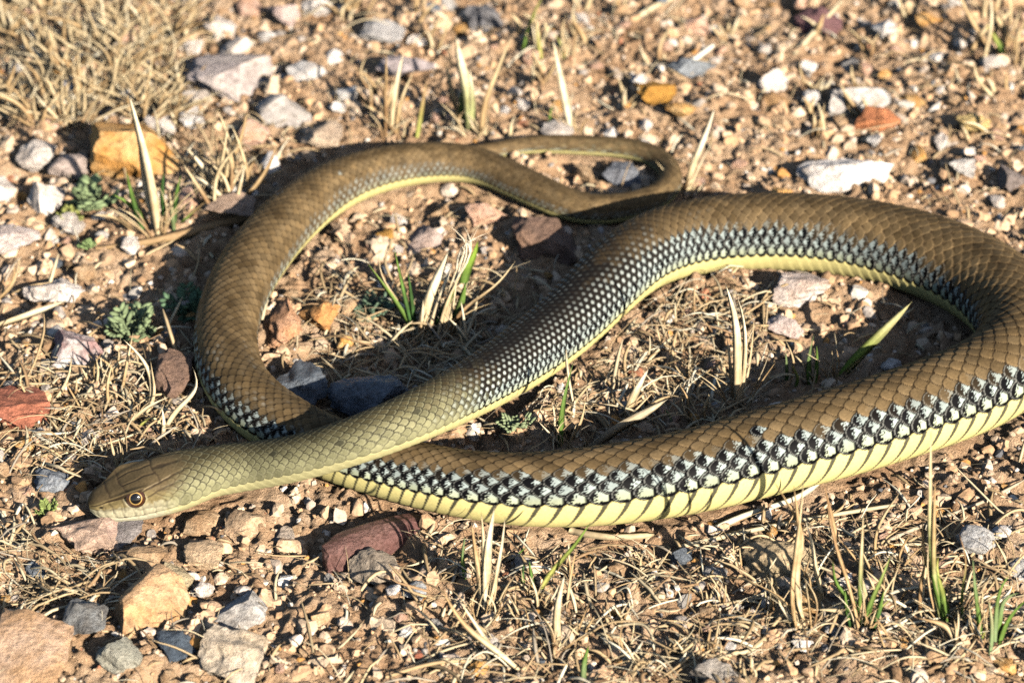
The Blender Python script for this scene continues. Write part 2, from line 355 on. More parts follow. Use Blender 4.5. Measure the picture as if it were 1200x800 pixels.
    inset += 2.2 * np.exp(-((tc - .36) / .16) ** 2) * np.exp(-((aT - 0) / 24) ** 2)          # furrow on the crown
    inset += 1.0 * np.exp(-((aT - (113 - 10 * tc)) / 2.2) ** 2) * ss(.78, .70, tc)           # mouth
    inset += 2.0 * np.exp(-((tc - .085) / .018) ** 2 - ((aT - 78) / 7) ** 2)                 # nostril
    # ---- head colours, painted in (fraction along head, angle)
    plate = ss(.92, .62, tc + .12 * ss(40, 90, aT) - .10 * ss(50, 10, aT) + .05 * gnoise(tc * 30, aT / 8))
    top = c3((.088, .066, .036)); side = c3((.165, .130, .062)); lab = c3((.36, .335, .23))
    hc = lerp(top, side, ss(40, 56, aT + 0 * tc)[..., None]); hc = lerp(hc, top * 1.25, (ss(.42, .6, tc) * ss(72, 55, aT))[..., None])
    hc = lerp(hc, lab, ss(82, 92, aT + 6 * gnoise(tc * 40, aT / 9))[..., None]); hc = lerp(hc, c3((.42, .40, .29)), ss(112, 118, aT + 10 * tc)[..., None])
    hc = hc * (.7 + .6 * (gnoise(tc * 60, aT * .25) * .5 + .5))[..., None]
    groove = np.zeros(PH.shape)
    def seg(pts, w, dark_, c=(.035, .025, .018)):
        nonlocal hc, groove
        dm = np.full(PH.shape, 9.0)
        sub = int((t < 1.3).sum()); x = tc[:sub] * 134 + 1.8 * gnoise(tc[:sub] * 9 + 3, aT / 22 + 0 * tc[:sub]); y = aT * .55 + 1.6 * gnoise(tc[:sub] * 11, aT / 30 + 50)
        for (p0, p1) in zip(pts[:-1], pts[1:]):
            x0, y0, x1, y1 = p0[0] * 134, p0[1] * .55, p1[0] * 134, p1[1] * .55
            h_ = np.clip(((x - x0) * (x1 - x0) + (y - y0) * (y1 - y0)) / ((x1 - x0) ** 2 + (y1 - y0) ** 2), 0, 1)
            dm[:sub] = np.minimum(dm[:sub], np.hypot(x - x0 - h_ * (x1 - x0), y - y0 - h_ * (y1 - y0)))
        hc = lerp(hc, c3(c), (dark_ * ss(w, w * .4, dm))[..., None]); groove = np.maximum(groove, ss(w * 1.6, w * .2, dm) * (np.mean(c) < .2))
    seg([(.02, 62), (.10, 58), (.20, 52), (.30, 50), (.44, 50)], 3.0, .9)
    seg([(.16, 55), (.24, 56), (.29, 55)], 4.2, .9)  # shadow under the brow ridge before the eye, painted into the colour
    seg([(.44, 56), (.56, 44), (.72, 30), (.9, 22)], 1.6, .8); seg([(.44, 52), (.56, 40), (.72, 26)], 1.0, .4, (.30, .24, .15))
    seg([(.45, 74), (.56, 62), (.70, 50), (.85, 42)], 1.4, .75); seg([(.55, 66), (.63, 78), (.70, 90)], 1.2, .5)
    seg([(.62, 57), (.72, 70), (.80, 82)], 1.2, .5)
    for x in (.17, .29, .60): seg([(x, 0), (x + .02, 40)], 1.3, .7)
    seg([(.29, 12), (.60, 9)], 1.3, .7); seg([(.60, 0), (.84, 0)], 1.3, .7)
    seg([(.03, 88), (.15, 88), (.27, 90), (.45, 92), (.68, 96)], 1.2, .4)
    for x in (.05, .11, .18, .25, .33, .42, .52, .62): seg([(x, 88), (x + .02, 112)], 1.3, .38)
    seg([(.17, 60), (.18, 93)], 1.2, .55); seg([(.25, 58), (.27, 93)], 1.2, .5); seg([(.11, 60), (.13, 92)], 1.1, .45)
    seg([(0, 112), (.3, 110), (.72, 105)], 1.2, .9)
    seg([(.085, 78), (.092, 77)], 3.2, 1, (.01, .008, .008))
    seg([(.285, 66), (.30, 80), (.33, 86)], 4.0, .7, (.42, .38, .27)); seg([(.445, 64), (.455, 74), (.45, 84)], 3.2, .6, (.38, .33, .20))
    inset = inset + .8 * groove * ss(1.1, .9, tc)
    hr = np.sqrt(hx ** 2 + hz ** 2) + 1e-9; sc = 1 - inset * k0_ / np.maximum(hr, 6 * k0_); hx, hz = hx * sc, hz * sc
    hm = ss(1.3, 1.0, t)[:, None]
    rel_on = ss(.62, .9, t)[:, None] * lerp(1, .75, hm) + 0 * TH[None, :]
    rel_on *= 1 - .8 * ss(.95, .75, tc) * ss(60, 40, aT)
    rr = r[:, None] * (1 + relief * rel_on)
    bx, bz = rr * sn, rr * cs
    px = lerp(bx, hx * (1 + relief * rel_on * .9), hm); pz = lerp(bz, hz * (1 + relief * rel_on * .9), hm)
    flat = -.80 * r[:, None]; pz = np.where(pz < flat, flat + (pz - flat) * .35, pz)
    colr = lerp(colr, hc, (plate * ss(1.25, 1.1, tc))[..., None])
    V = X[:, None, :] + px[..., None] * Sd[:, None, :] + pz[..., None] * U[:, None, :]
    F = grid_faces(n, m, True)
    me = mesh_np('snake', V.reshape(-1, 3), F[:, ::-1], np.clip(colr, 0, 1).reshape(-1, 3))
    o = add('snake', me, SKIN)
    tag(o, 'long brown and olive snake with speckled flanks and yellow belly coiled on the ground', 'snake')
    # ---- eyes
    ie = int(np.searchsorted(t, .37)); re = 15.0 * k0_
    def eyemat(nm, c, ro):
        m_, t_, b_ = new_mat(nm); n_ = noise_node(t_, 1500, 3)
        r_ = ramp(t_, n_.outputs[0], [(.3, tuple(x * .7 for x in c)), (.7, tuple(min(1, x * 1.2) for x in c))])
        t_.links.new(r_.outputs[0], b_.inputs['Base Color']); b_.inputs['Roughness'].default_value = ro; b_.inputs['Coat Weight'].default_value = 1.0; b_.inputs['Coat Roughness'].default_value = .04; return m_
    em, im, gm_, pm = eyemat('eye_dark', (.02, .012, .008), .2), eyemat('iris', (.050, .018, .008), .25), eyemat('iris_gold', (.42, .27, .09), .25), eyemat('pupil', (.006, .005, .006), .1)
    for sg in (1, -1):
        jj = int(np.argmin(np.abs(TH - sg * 68))); c = V[ie, jj]
        nn = sg * Sd[ie] * .86 + U[ie] * .44 - T[ie] * .22; nn /= np.linalg.norm(nn)
        q_ = Vector(nn).to_track_quat('Z', 'Y').to_matrix()
        def cap(rad, amax, name, mat, par):
            na, nb = 14, 28; aa = np.linspace(.001, amax, na); bbb = np.linspace(0, 2 * np.pi, nb, endpoint=False)
            v = np.stack([np.sin(aa)[:, None] * np.cos(bbb), np.sin(aa)[:, None] * np.sin(bbb), np.cos(aa)[:, None] * np.ones(nb)], -1).reshape(-1, 3) * rad
            v = v @ np.array(q_).T + (c - nn * re * .62)
            return add(name, mesh_np(name, v, grid_faces(na, nb, True)[:, ::-1]), mat, par)
        e_ = cap(re, .93, 'eye', em, o); cap(re * 1.006, .80, 'iris', im, e_); cap(re * 1.012, .53, 'iris_ring', gm_, e_); cap(re * 1.018, .43, 'pupil', pm, e_)
    return o
build_snake()

# ------------------------------------------------------------------ stones
def ico(sub):
    bm = bmesh.new(); bmesh.ops.create_icosphere(bm, subdivisions=sub, radius=1); bm.verts.ensure_lookup_table()
    V = np.array([v.co[:] for v in bm.verts]); F = np.array([[v.index for v in f.verts] for f in bm.faces]); bm.free(); return V, F
ICO = {k: ico(k) for k in (1, 2, 3, 4, 5)}
def rock(sub, cuts, rg, rough=0.04, round_=0.0):
    V, F = ICO[sub]; V = V.copy()
    f0 = rg.uniform(-1, 1, (5, 3)) * 2.2; ph = rg.uniform(0, 6, 5)
    V *= (1 + 0.10 * sum(np.sin(V @ f0[i] + ph[i]) for i in range(5)) / 2)[:, None]
    for _ in range(cuts):
        nrm = rg.normal(size=3); nrm /= np.linalg.norm(nrm); d = rg.uniform(.42, .82); e = V @ nrm - d
        V -= np.where(e > 0, e * (1 - round_), 0)[:, None] * nrm
    f1 = rg.normal(size=(6, 3)) * 7; p1 = rg.uniform(0, 6, 6)
    V += (V / np.linalg.norm(V, axis=1)[:, None]) * (rough * sum(np.sin(V @ f1[i] + p1[i]) for i in range(6)) / 2.4)[:, None]
    if sub >= 3:
        for fr, am in ((14, .5), (30, .3)):
            f2 = rg.normal(size=(8, 3)) * fr; p2 = rg.uniform(0, 6, 8)
            V *= 1 + (rough * am * (np.abs(sum(np.sin(V @ f2[i] + p2[i]) for i in range(8))) / 2.2 - .8))[:, None]
    V -= (V.max(0) + V.min(0)) / 2; V /= (V.max(0) - V.min(0)) / 2
    return V, F
import re as _re
SHORT = _re.compile(r' (behind|beside|below|in|inside|touching|between|with|near|partly|under|on|beneath|sunk|just|close|among|tucked|right|striped|half|left|at|above|ringed|and|of|the)\b.*$')
MARKS = []
def near_mark(x, y, reach=.075):
    d, l = min((math.hypot(x - a, y - b), c) for a, b, c in MARKS)
    return l if d < reach else None
STONES = []                                         # (x, y, radius) for spacing
def place_stone(u0, v0, u1, v1, name, label, mat, k=.5, rz=None, cuts=12, seed=None, sink=.25, group=None, sub=3, rough=.05, smooth=True, cat='stone'):
    rg = np.random.default_rng(seed if seed is not None else int(u0 * 7 + v0 * 13 + 1))
    uc, vc = (u0 + u1) / 2, (v0 + v1) / 2; p = P(uc, vc); m_ = mpp(p)
    W = (u1 - u0) * m_; Hh = k * W; Vv = (v1 - v0) * m_
    D = math.sqrt(max(Vv ** 2 - (Hh * CP) ** 2, (0.25 * W) ** 2)) / SP; D = min(max(D, .45 * W), 1.7 * W)
    if rz: W, D, Hh = 152 * m_, 62 * m_, 40 * m_
    g = gz(p[0], p[1]); zc = Hh * (.5 - sink); p = P(uc, vc, g + zc); g = gz(p[0], p[1]); p = P(uc, vc, g + zc)
    V, F = rock(sub, cuts, rg, rough); V = V * np.array([W, D, Hh]) / 2
    me = mesh_np(name, V, F, smooth=smooth)
    if smooth:
        me.set_sharp_from_angle(angle=R(38))
    o = add(name, me, mat, None, p, (0, 0, R(rz) if rz else 0)); tag(o, label, cat, group)
    STONES.append((p[0], p[1], max(W, D) / 2)); MARKS.append((p[0], p[1], SHORT.sub('', label))); return o
C_ORANGE = ((.55, .27, .07), (.62, .40, .18)); C_TAN = ((.56, .40, .25), (.46, .29, .16)); C_GREY = ((.46, .44, .42), (.32, .30, .28))
C_PALE = ((.68, .62, .57), (.54, .47, .42)); C_WHITE = ((.80, .77, .74), (.66, .60, .56)); C_DARK = ((.12, .145, .18), (.19, .215, .25))
C_PURP = ((.15, .072, .066), (.20, .11, .095)); C_RED = ((.40, .15, .09), (.30, .11, .075)); C_PINK = ((.62, .42, .33), (.55, .33, .22)); C_BROWN = ((.27, .17, .12), (.20, .13, .10))
NAMED = [
 (104,132,214,212,'rock','blocky ochre orange rock behind a tall split straw leaf',C_ORANGE,.62,0),
 (28,318,102,362,'rock','flat pale grey stone beside the end of the snake tail',C_PALE,.4,0),
 (54,383,124,438,'stone','purple stained white stone below a small grey green herb',((.78,.75,.73),(.42,.26,.25)),.6,0),
 (183,400,228,482,'rock','brown upright rock in the shade against the snake loop',C_BROWN,1.0,0),
 (350,347,400,389,'stone','bright orange stone with dark cracks inside the left coil',((.62,.33,.13),(.52,.24,.08)),.75,0),
 (302,348,356,408,'stone','smooth pinkish orange stone touching the inner side of the left coil',((.64,.38,.24),(.56,.30,.16)),.6,0),
 (308,424,386,482,'rock','blue black rock beside the neck, between coil and dark neighbour',C_DARK,.55,0),
 (384,432,490,494,'rock','wide blue black rock behind the neck, below the green grass clump',C_DARK,.5,0),
 (374,588,506,672,'stone','long smooth maroon stone touching the yellow belly',C_PURP,.30,33),
 (408,643,474,688,'stone','rough grey brown stone under the long maroon stone',((.40,.33,.25),(.30,.25,.20)),.55,0),
 (124,671,221,754,'rock','big tan orange rock with a flat lit face below the snake head',((.66,.44,.26),(.58,.33,.15)),.7,0),
 (247,691,313,742,'stone','dark grey stone between the tan orange rock and cream boulder',C_GREY,.55,0),
 (233,741,314,812,'rock','large pale cream rock with a sharp straight edge',((.72,.62,.50),(.62,.50,.36)),.75,0),
 (-30,722,84,820,'rock','broad pinkish orange rock slab near blue grey stone',((.66,.47,.34),(.58,.36,.20)),.42,0),
 (74,704,126,750,'stone','blue grey stone with a dark side beside the broad orange slab',((.42,.44,.45),(.20,.19,.18)),.65,0),
 (111,745,168,792,'stone','greenish grey stone touching the front of the big tan orange rock',((.50,.49,.40),(.42,.40,.33)),.7,0),
 (178,741,234,777,'stone','dark blue stone in the shadow of the cream rock',((.06,.08,.11),(.10,.13,.17)),.45,0),
 (39,549,83,578,'stone','smooth slate blue pebble in front of the snake snout',((.10,.13,.17),(.30,.32,.35)),.55,0),
 (-14,448,62,508,'stone','brick red stone partly covered with dry straw',C_RED,.5,0),
 (60,598,142,648,'rock','low swirled brown rock under the tip of the snake snout',((.46,.33,.25),(.34,.24,.20)),.4,0),
 (118,603,168,640,'stone','thin grey slate chip below the snake jaw',((.34,.31,.30),(.28,.25,.25)),.35,0),
 (146,637,197,674,'clod','tan soil lump below the grey slate chip',C_TAN,.6,0),
 (186,662,229,692,'stone','yellowish tan pebble on top of the big orange rock edge',((.60,.50,.32),(.52,.42,.26)),.6,0),
 (210,597,262,634,'clod','crumbly sand coloured soil lump beneath the snake jaw angle',C_TAN,.5,0),
 (262,596,312,636,'clod','rounded pale soil lump beneath the snake neck',((.64,.48,.32),(.56,.38,.24)),.5,0),
 (215,635,262,668,'clod','wide sandy clod with a pitted face',((.62,.46,.30),(.54,.38,.24)),.5,0),
 (316,620,346,644,'stone','small grey brown pebble sunk in sand near the maroon stone',((.34,.29,.25),(.44,.36,.28)),.6,0),
 (468,680,500,702,'stone','small blue grey pebble beside a white chip',((.46,.48,.50),(.36,.38,.40)),.6,0),
 (452,684,470,700,'stone','small whitish chip beside the blue grey pebble',C_WHITE,.6,0),
 (998,126,1056,162,'stone','brick orange stone behind the upper run of the snake',((.50,.20,.09),(.44,.17,.08)),.6,0),
 (968,98,1046,134,'stone','white crumbly stone just behind the brick orange stone',C_WHITE,.45,0),
 (934,188,1048,224,'stone','long chalky white stone close behind the snake back',C_WHITE,.3,0),
 (1112,186,1144,208,'stone','bright white oval pebble on the tan gravel',C_WHITE,.6,0),
 (1120,132,1160,160,'stone','pale yellow stone near the brick orange one',((.66,.50,.22),(.60,.42,.18)),.6,0),
 (742,93,792,128,'stone','bright ochre stone behind the tail bend',((.62,.33,.07),(.55,.28,.06)),.65,0),
 (930,8,988,48,'rock','dark purple rock among tan gravel',((.20,.10,.11),(.26,.14,.14)),.6,0),
 (782,64,840,94,'stone','slate blue stone under a white straw flake',((.30,.33,.37),(.22,.25,.28)),.5,0),
 (904,317,972,357,'stone','chalk white stone tucked under the speckled flank',((.74,.66,.62),(.62,.48,.40)),.55,0),
 (894,366,942,397,'stone','pinkish white stone in front of the chalk white stone',((.66,.56,.52),(.54,.42,.38)),.55,0),
 (600,252,676,314,'rock','large brown rock in the shade of the snake body',C_BROWN,.6,0),
 (545,232,600,268,'rock','pinkish tan rock inside the upper coil',C_PINK,.55,0),
 (470,262,520,300,'rock','grey pink flat rock behind the green grass clump',((.50,.40,.36),(.44,.33,.28)),.45,0),
 (1122,617,1166,652,'stone','grey white angular stone right of the tall green stalk',((.60,.60,.60),(.46,.44,.42)),.6,0),
 (866,632,972,684,'rock','smooth olive tan rock striped by straw shadows',((.46,.36,.22),(.38,.29,.18)),.42,0),
 (808,773,868,812,'stone','half buried warm grey stone at the edge of straw litter',((.46,.42,.38),(.36,.32,.28)),.6,0),
 (926,745,954,766,'stone','small snow white pebble below the tall dry clump',C_WHITE,.7,0),
 (822,662,854,684,'stone','rounded grey pebble left of the olive tan rock',C_GREY,.6,0),
 (1180,655,1215,682,'stone','light grey angular pebble beside the green rush clump',((.58,.57,.56),(.48,.46,.44)),.6,0),
 (925,690,965,722,'stone','amber stone among straw under the tall dry clump',((.52,.34,.16),(.44,.26,.11)),.6,0),
 (210,56,322,124,'rock','broad pale pink grey slab in the stony patch',((.60,.52,.48),(.50,.43,.42)),.36,0),
 (300,106,372,152,'rock','pale grey rock with white quartz beside the broad slab',((.58,.54,.51),(.46,.42,.40)),.55,0),
 (352,140,402,176,'stone','beige wedge stone behind the snake arch',((.60,.48,.36),(.50,.38,.28)),.5,0),
 (205,100,250,132,'stone','whitish rounded stone beside the dry clump and ochre rock',C_PALE,.6,0),
 (20,165,66,200,'stone','pale grey lump left of the ochre rock',C_PALE,.6,0),
 (56,180,104,212,'stone','pink grey stone beside the ochre rock and herb',((.56,.47,.43),(.46,.37,.33)),.6,0),
 (60,245,100,280,'stone','pale speckled stone above the tail tip',C_PALE,.65,0),
 (240,222,300,258,'stone','flat pink tan stone behind the tail',((.62,.46,.36),(.54,.38,.28)),.35,0),
 (-8,262,48,300,'stone','broad whitish pink stone left of the tail tip',((.64,.56,.52),(.54,.44,.40)),.4,0),
 (310,0,352,34,'stone','pink white stone in the stony patch',((.68,.54,.50),(.58,.44,.40)),.7,0),
 (352,0,396,22,'stone','clean white stone in the stony patch',C_WHITE,.6,0),
 (420,24,476,56,'stone','light grey flat stone behind the leafy straws',((.56,.54,.53),(.46,.44,.43)),.4,0),
 (545,0,592,36,'rock','dark slate grey rock behind the leafy straws',((.20,.20,.22),(.28,.27,.28)),.65,0),
 (440,60,510,98,'rock','mauve grey rock in shade behind the leafy straws',((.36,.31,.31),(.30,.26,.27)),.45,0),
 (1120,700,1150,722,'stone','tan pebble at the foot of the green rush clump',C_TAN,.6,0),
 (885,104,925,134,'stone','orange tan stone on the gravel beside the chalky patch',((.58,.36,.18),(.52,.30,.14)),.55,0),
 (705,188,752,222,'stone','dusky blue stone ringed by the tail bend',((.24,.26,.30),(.18,.19,.22)),.5,0),
 (440,268,462,286,'stone','tiny ochre stone below the yellow belly line',((.58,.32,.08),(.5,.27,.07)),.7,0),
 (1170,195,1206,222,'stone','rounded dark brown grey stone on the gravel slope',((.30,.25,.23),(.24,.20,.19)),.6,0),
]
for (u0, v0, u1, v1, nm, lab, cc, k, rz) in NAMED:
    dark_smooth = cc in (C_PURP,)
    sd = {374: 5, 124: 21, 233: 8}.get(u0)
    place_stone(u0, v0, u1, v1, nm, lab, stone_mat(cc[0], cc[1], 60 if (u1 - u0) > 60 else 110, .38 if cc in (C_DARK, C_PURP) else .82),
                k, rz, cuts=7 if dark_smooth else 13, sub=5 if u1 - u0 > 60 and v1 > 300 else 4, rough=.02 if dark_smooth else .05, seed=sd)

# ordinary stones: the largest three hundred or so, each its own object
SHAPES = []
for i in range(16):
    V, F = rock(3, 12, np.random.default_rng(100 + i), .06); SHAPES.append((V * np.array([1, .8 + .3 * random.random(), .55 + .3 * random.random()]), F))
CLASSES = [('whitish angular pebble lying on the gravel', 'whitish pebbles', C_WHITE), ('light grey angular pebble lying on the gravel', 'light grey pebbles', C_PALE),
 ('sandy tan angular pebble lying on the gravel', 'sandy tan pebbles', C_TAN), ('pinkish beige angular pebble lying on the gravel', 'pinkish beige pebbles', C_PINK),
 ('orange ochre angular pebble lying on the gravel', 'orange ochre pebbles', C_ORANGE), ('dark slate grey angular pebble lying on the gravel', 'dark slate pebbles', C_DARK),
 ('mid grey angular pebble lying on the gravel', 'mid grey pebbles', C_GREY), ('reddish brown angular pebble lying on the gravel', 'reddish brown pebbles', C_RED)]
CMESH = {}
def class_mesh(ci, si):
    if (ci, si) not in CMESH:
        V, F = SHAPES[si]; me = mesh_np('pebble', V, F); me.set_sharp_from_angle(angle=R(40)); me.materials.append(stone_mat(*CLASSES[ci][2], 120)); CMESH[(ci, si)] = me
    return CMESH[(ci, si)]
# shared meshes carry unit size; the material works in object space, so scale its noise down for them
def unit_mat(ci):
    return stone_mat(CLASSES[ci][2][0], CLASSES[ci][2][1], 1.1)
for ci in range(8):
    for si in range(16):
        V, F = SHAPES[si]; me = mesh_np('pebble', V, F); me.set_sharp_from_angle(angle=R(40)); me.materials.append(unit_mat(ci)); CMESH[(ci, si)] = me
def weights(u, v):
    if v < 300 and u < 430: return [.30, .34, .12, .12, .05, .03, .03, .01]
    if v < 300: return [.13, .12, .36, .22, .08, .04, .04, .01]
    if u < 420: return [.08, .12, .42, .14, .12, .04, .06, .02]
    return [.10, .12, .40, .18, .08, .05, .06, .01]
tries = 0; placed = 0
SNX = None
while placed < 285 and tries < 9000:
    tries += 1; u = random.uniform(-10, 1210); v = random.uniform(-10, 810)
    if v > 300 and u > 520 and random.random() < .5: continue
    sz = random.choice([6, 7, 8, 9, 10, 12, 14]) * ((1.7 if u < 450 else 1.25) if (v < 260) else 1.0); p = ground_pt(u, v); m_ = mpp(p); rad = sz * m_
    if snake_gap(p[0], p[1])[0] < .15 + rad / .02: continue
    if any((p[0] - a) ** 2 + (p[1] - b) ** 2 < (.9 * c + .9 * rad) ** 2 for a, b, c in STONES): continue
    ci = random.choices(range(8), weights(u, v))[0]; me = CMESH[(ci, random.randrange(16))]
    o = add('pebble', me, None, None, (p[0], p[1], p[2] + rad * .22), (random.uniform(-.35, .35), random.uniform(-.35, .35), random.uniform(0, 6.3)))
    o.scale = (rad,) * 3; nm_ = near_mark(p[0], p[1]); big = 'small' if sz < 9.5 else 'larger'
    lb_ = big + ' ' + CLASSES[ci][0].replace('lying on the gravel', ('near the ' + nm_) if nm_ else 'on the open gravel'); tag(o, lb_, 'pebble', lb_); STONES.append((p[0], p[1], rad)); placed += 1

# gravel and crumbs nobody could count
def scatter(n, box, sizes, lib, cols, name, wfun, embed=.2, flatten=(.5, .95), split=None):
    x = rng.uniform(box[0], box[1], n); y = rng.uniform(box[2], box[3], n); sz = rng.uniform(0, 1, n) ** 2.0 * (sizes[1] - sizes[0]) + sizes[0]
    g = snake_gap(x, y, True); keep = (g > -.30 + sz / .03) & (rng.uniform(0, 1, n) < wfun(x, y))
    ST = np.array(STONES)
    for a in range(0, len(ST), 60):
        s_ = ST[a:a + 60]; keep &= (((x[:, None] - s_[None, :, 0]) ** 2 + (y[:, None] - s_[None, :, 1]) ** 2) > (.72 * s_[None, :, 2]) ** 2).all(1)
    x, y, sz = x[keep], y[keep], sz[keep]; n = len(x); z = height(x, y)
    Vs, Fs, Cs = [], [], []; base = 0; pick = rng.integers(0, len(lib), n)
    if split: pick = np.where(sz > split, pick % (len(lib) // 2), pick % (len(lib) // 2) + len(lib) // 2)
    for li, (V, F) in enumerate(lib):
        idx = np.where(pick == li)[0]; k = len(idx)
        if not k: continue
        ang = rng.uniform(0, 6.283, k); tl = rng.uniform(-.6, .6, k); ca, sa = np.cos(ang), np.sin(ang); ct, st = np.cos(tl), np.sin(tl)
        sc = np.stack([np.ones(k), rng.uniform(.6, 1, k), rng.uniform(*flatten, k)], 1) * sz[idx][:, None]
        W_ = V[None] * sc[:, None, :]
        xx = W_[..., 0] * ct[:, None] + W_[..., 2] * st[:, None]; zz = -W_[..., 0] * st[:, None] + W_[..., 2] * ct[:, None]; yy = W_[..., 1]
        X_ = xx * ca[:, None] - yy * sa[:, None] + x[idx][:, None]; Y_ = xx * sa[:, None] + yy * ca[:, None] + y[idx][:, None]
        Z_ = zz + (z[idx] + sz[idx] * embed)[:, None]
        Vs.append(np.stack([X_, Y_, Z_], -1).reshape(-1, 3)); Fs.append((F[None] + (np.arange(k) * len(V))[:, None, None] + base).reshape(-1, 3)); base += k * len(V)
        ci = rng.choice(len(cols), k, p=np.array([c[1] for c in cols]) / sum(c[1] for c in cols)); cc = np.array([c[0] for c in cols])[ci] * rng.uniform(.75, 1.2, (k, 1))
        Cs.append(np.repeat(cc, len(V), 0))
    me = mesh_np(name, np.concatenate(Vs), np.concatenate(Fs), np.clip(np.concatenate(Cs), 0, 1)); me.set_sharp_from_angle(angle=R(35))
    return add(name, me, GRAVEL)
LIB1 = [rock(2, 9, np.random.default_rng(200 + i), .08) for i in range(8)] + [rock(1, 5, np.random.default_rng(220 + i), .08) for i in range(8)]
def in_view(x, y):
    return np.where((np.abs(x) < .235 + .21 * (y + .22)) & (y > -.235) & (y < .34), 1.0, .3)
GC = [((.60, .41, .26), 6), ((.68, .51, .36), 4.5), ((.52, .33, .19), 4), ((.30, .19, .11), 1.2), ((.68, .55, .44), 2), ((.70, .64, .57), .8), ((.42, .37, .33), .6), ((.58, .30, .10), .5), ((.17, .17, .18), .25), ((.42, .19, .11), .2)]
SC = [((.62, .43, .28), 5), ((.69, .53, .38), 4), ((.54, .35, .21), 3)]
BOX = (-.42, .42, -.34, .52)
LIB2 = [rock(3, 7, np.random.default_rng(300 + i), .16) for i in range(8)]
tag(scatter(2600, BOX, (.003, .0085), LIB2, SC, 'soil_clods', lambda x, y: in_view(x, y) * .8, embed=-.3), 'rough lumps of pale sandy soil over the ground', 'soil', kind='stuff')
tag(scatter(11000, BOX, (.0014, .0042), LIB1, GC, 'gravel', lambda x, y: in_view(x, y), embed=.0, split=.0024), 'loose tan and grey gravel covering the ground', 'gravel', kind='stuff')
V0, F0 = (lambda b: b)(ICO[1]); LIB0 = []
for i in range(8):
    bm = bmesh.new(); bmesh.ops.create_icosphere(bm, subdivisions=1, radius=1); bm.free()
    t_ = (1 + 5 ** .5) / 2
    v = np.array([(-1, t_, 0), (1, t_, 0), (-1, -t_, 0), (1, -t_, 0), (0, -1, t_), (0, 1, t_), (0, -1, -t_), (0, 1, -t_), (t_, 0, -1), (t_, 0, 1), (-t_, 0, -1), (-t_, 0, 1)]) / 1.9
    f = np.array([(0, 11, 5), (0, 5, 1), (0, 1, 7), (0, 7, 10), (0, 10, 11), (1, 5, 9), (5, 11, 4), (11, 10, 2), (10, 7, 6), (7, 1, 8), (3, 9, 4), (3, 4, 2), (3, 2, 6), (3, 6, 8), (3, 8, 9), (4, 9, 5), (2, 4, 11), (6, 2, 10), (8, 6, 7), (9, 8, 1)])
    LIB0.append((v * (1 + np.random.default_rng(i).uniform(-.3, .25, (12, 1))), f))
tag(scatter(30000, BOX, (.0006, .0018), LIB0, GC, 'soil_crumbs', lambda x, y: in_view(x, y)), 'fine sandy soil crumbs strewn over the ground', 'soil', kind='stuff')

# ------------------------------------------------------------------ grass
PALE = (.66, .55, .36); TAN = (.50, .36, .20); BLEACH = (.78, .71, .54); GREEN = (.13, .23, .05); DGREEN = (.05, .12, .035); GG = (.19, .27, .13); YG = (.38, .40, .12); BRN = (.34, .22, .12)
DRY = [(TAN, PALE), (PALE, BLEACH), (TAN, TAN), (BRN, PALE), (PALE, PALE)]
def smooth_pts(pts, n):
    pts = np.array(pts, float); d = np.concatenate([[0], np.cumsum(np.linalg.norm(np.diff(pts, axis=0), axis=1))])
    if len(pts) == 2: return np.stack([np.interp(np.linspace(0, d[-1], n), d, pts[:, k]) for k in range(3)], 1)
    return spline(d, pts, np.linspace(0, d[-1], n))
def blade_mesh(name, pts, width, c0, c1, flat=.22, n=14, taper=None, twist=0.0, side=None):
    X = smooth_pts(pts, n); t = np.linspace(0, 1, n); T = np.gradient(X, axis=0); T /= np.linalg.norm(T, axis=1)[:, None] + 1e-12
    sd = np.array(side if side is not None else (1, .25, 0.1)); B = sd[None] - (T @ sd)[:, None] * T
    B /= np.linalg.norm(B, axis=1)[:, None] + 1e-9; N = np.cross(T, B)
    if twist:
        a = twist * t; B, N = B * np.cos(a)[:, None] + N * np.sin(a)[:, None], N * np.cos(a)[:, None] - B * np.sin(a)[:, None]
    wd = width / 2 * (np.interp(t, [0, .25, .6, .85, 1], [.6, 1, .85, .45, .03]) if taper is None else np.interp(t, *taper))
    th = np.maximum(wd * flat, .00012)
    V = np.stack([X - B * wd[:, None], X + N * (th * 1.0)[:, None], X + B * wd[:, None], X - N * (th * .15)[:, None] + N * (th * .5)[:, None]], 1).reshape(-1, 3)
    f = grid_faces(n, 4, True); cap_ = np.array([[0, 1, 2, 3], [(n - 1) * 4 + 3, (n - 1) * 4 + 2, (n - 1) * 4 + 1, (n - 1) * 4]])
    c0, c1 = np.array(c0), np.array(c1); cc = c0 + (c1 - c0) * ss(.25, .8, t)[:, None]
    cc = np.repeat(cc[:, None, :], 4, 1) * np.array([.92, 1.06, .92, 1.0])[None, :, None]
    cc = np.concatenate([np.clip(cc.reshape(-1, 3), 0, 1), np.tile([0, .5, 1, .5], n)[:, None]], 1)
    return mesh_np(name, V, np.concatenate([f, cap_]), cc)
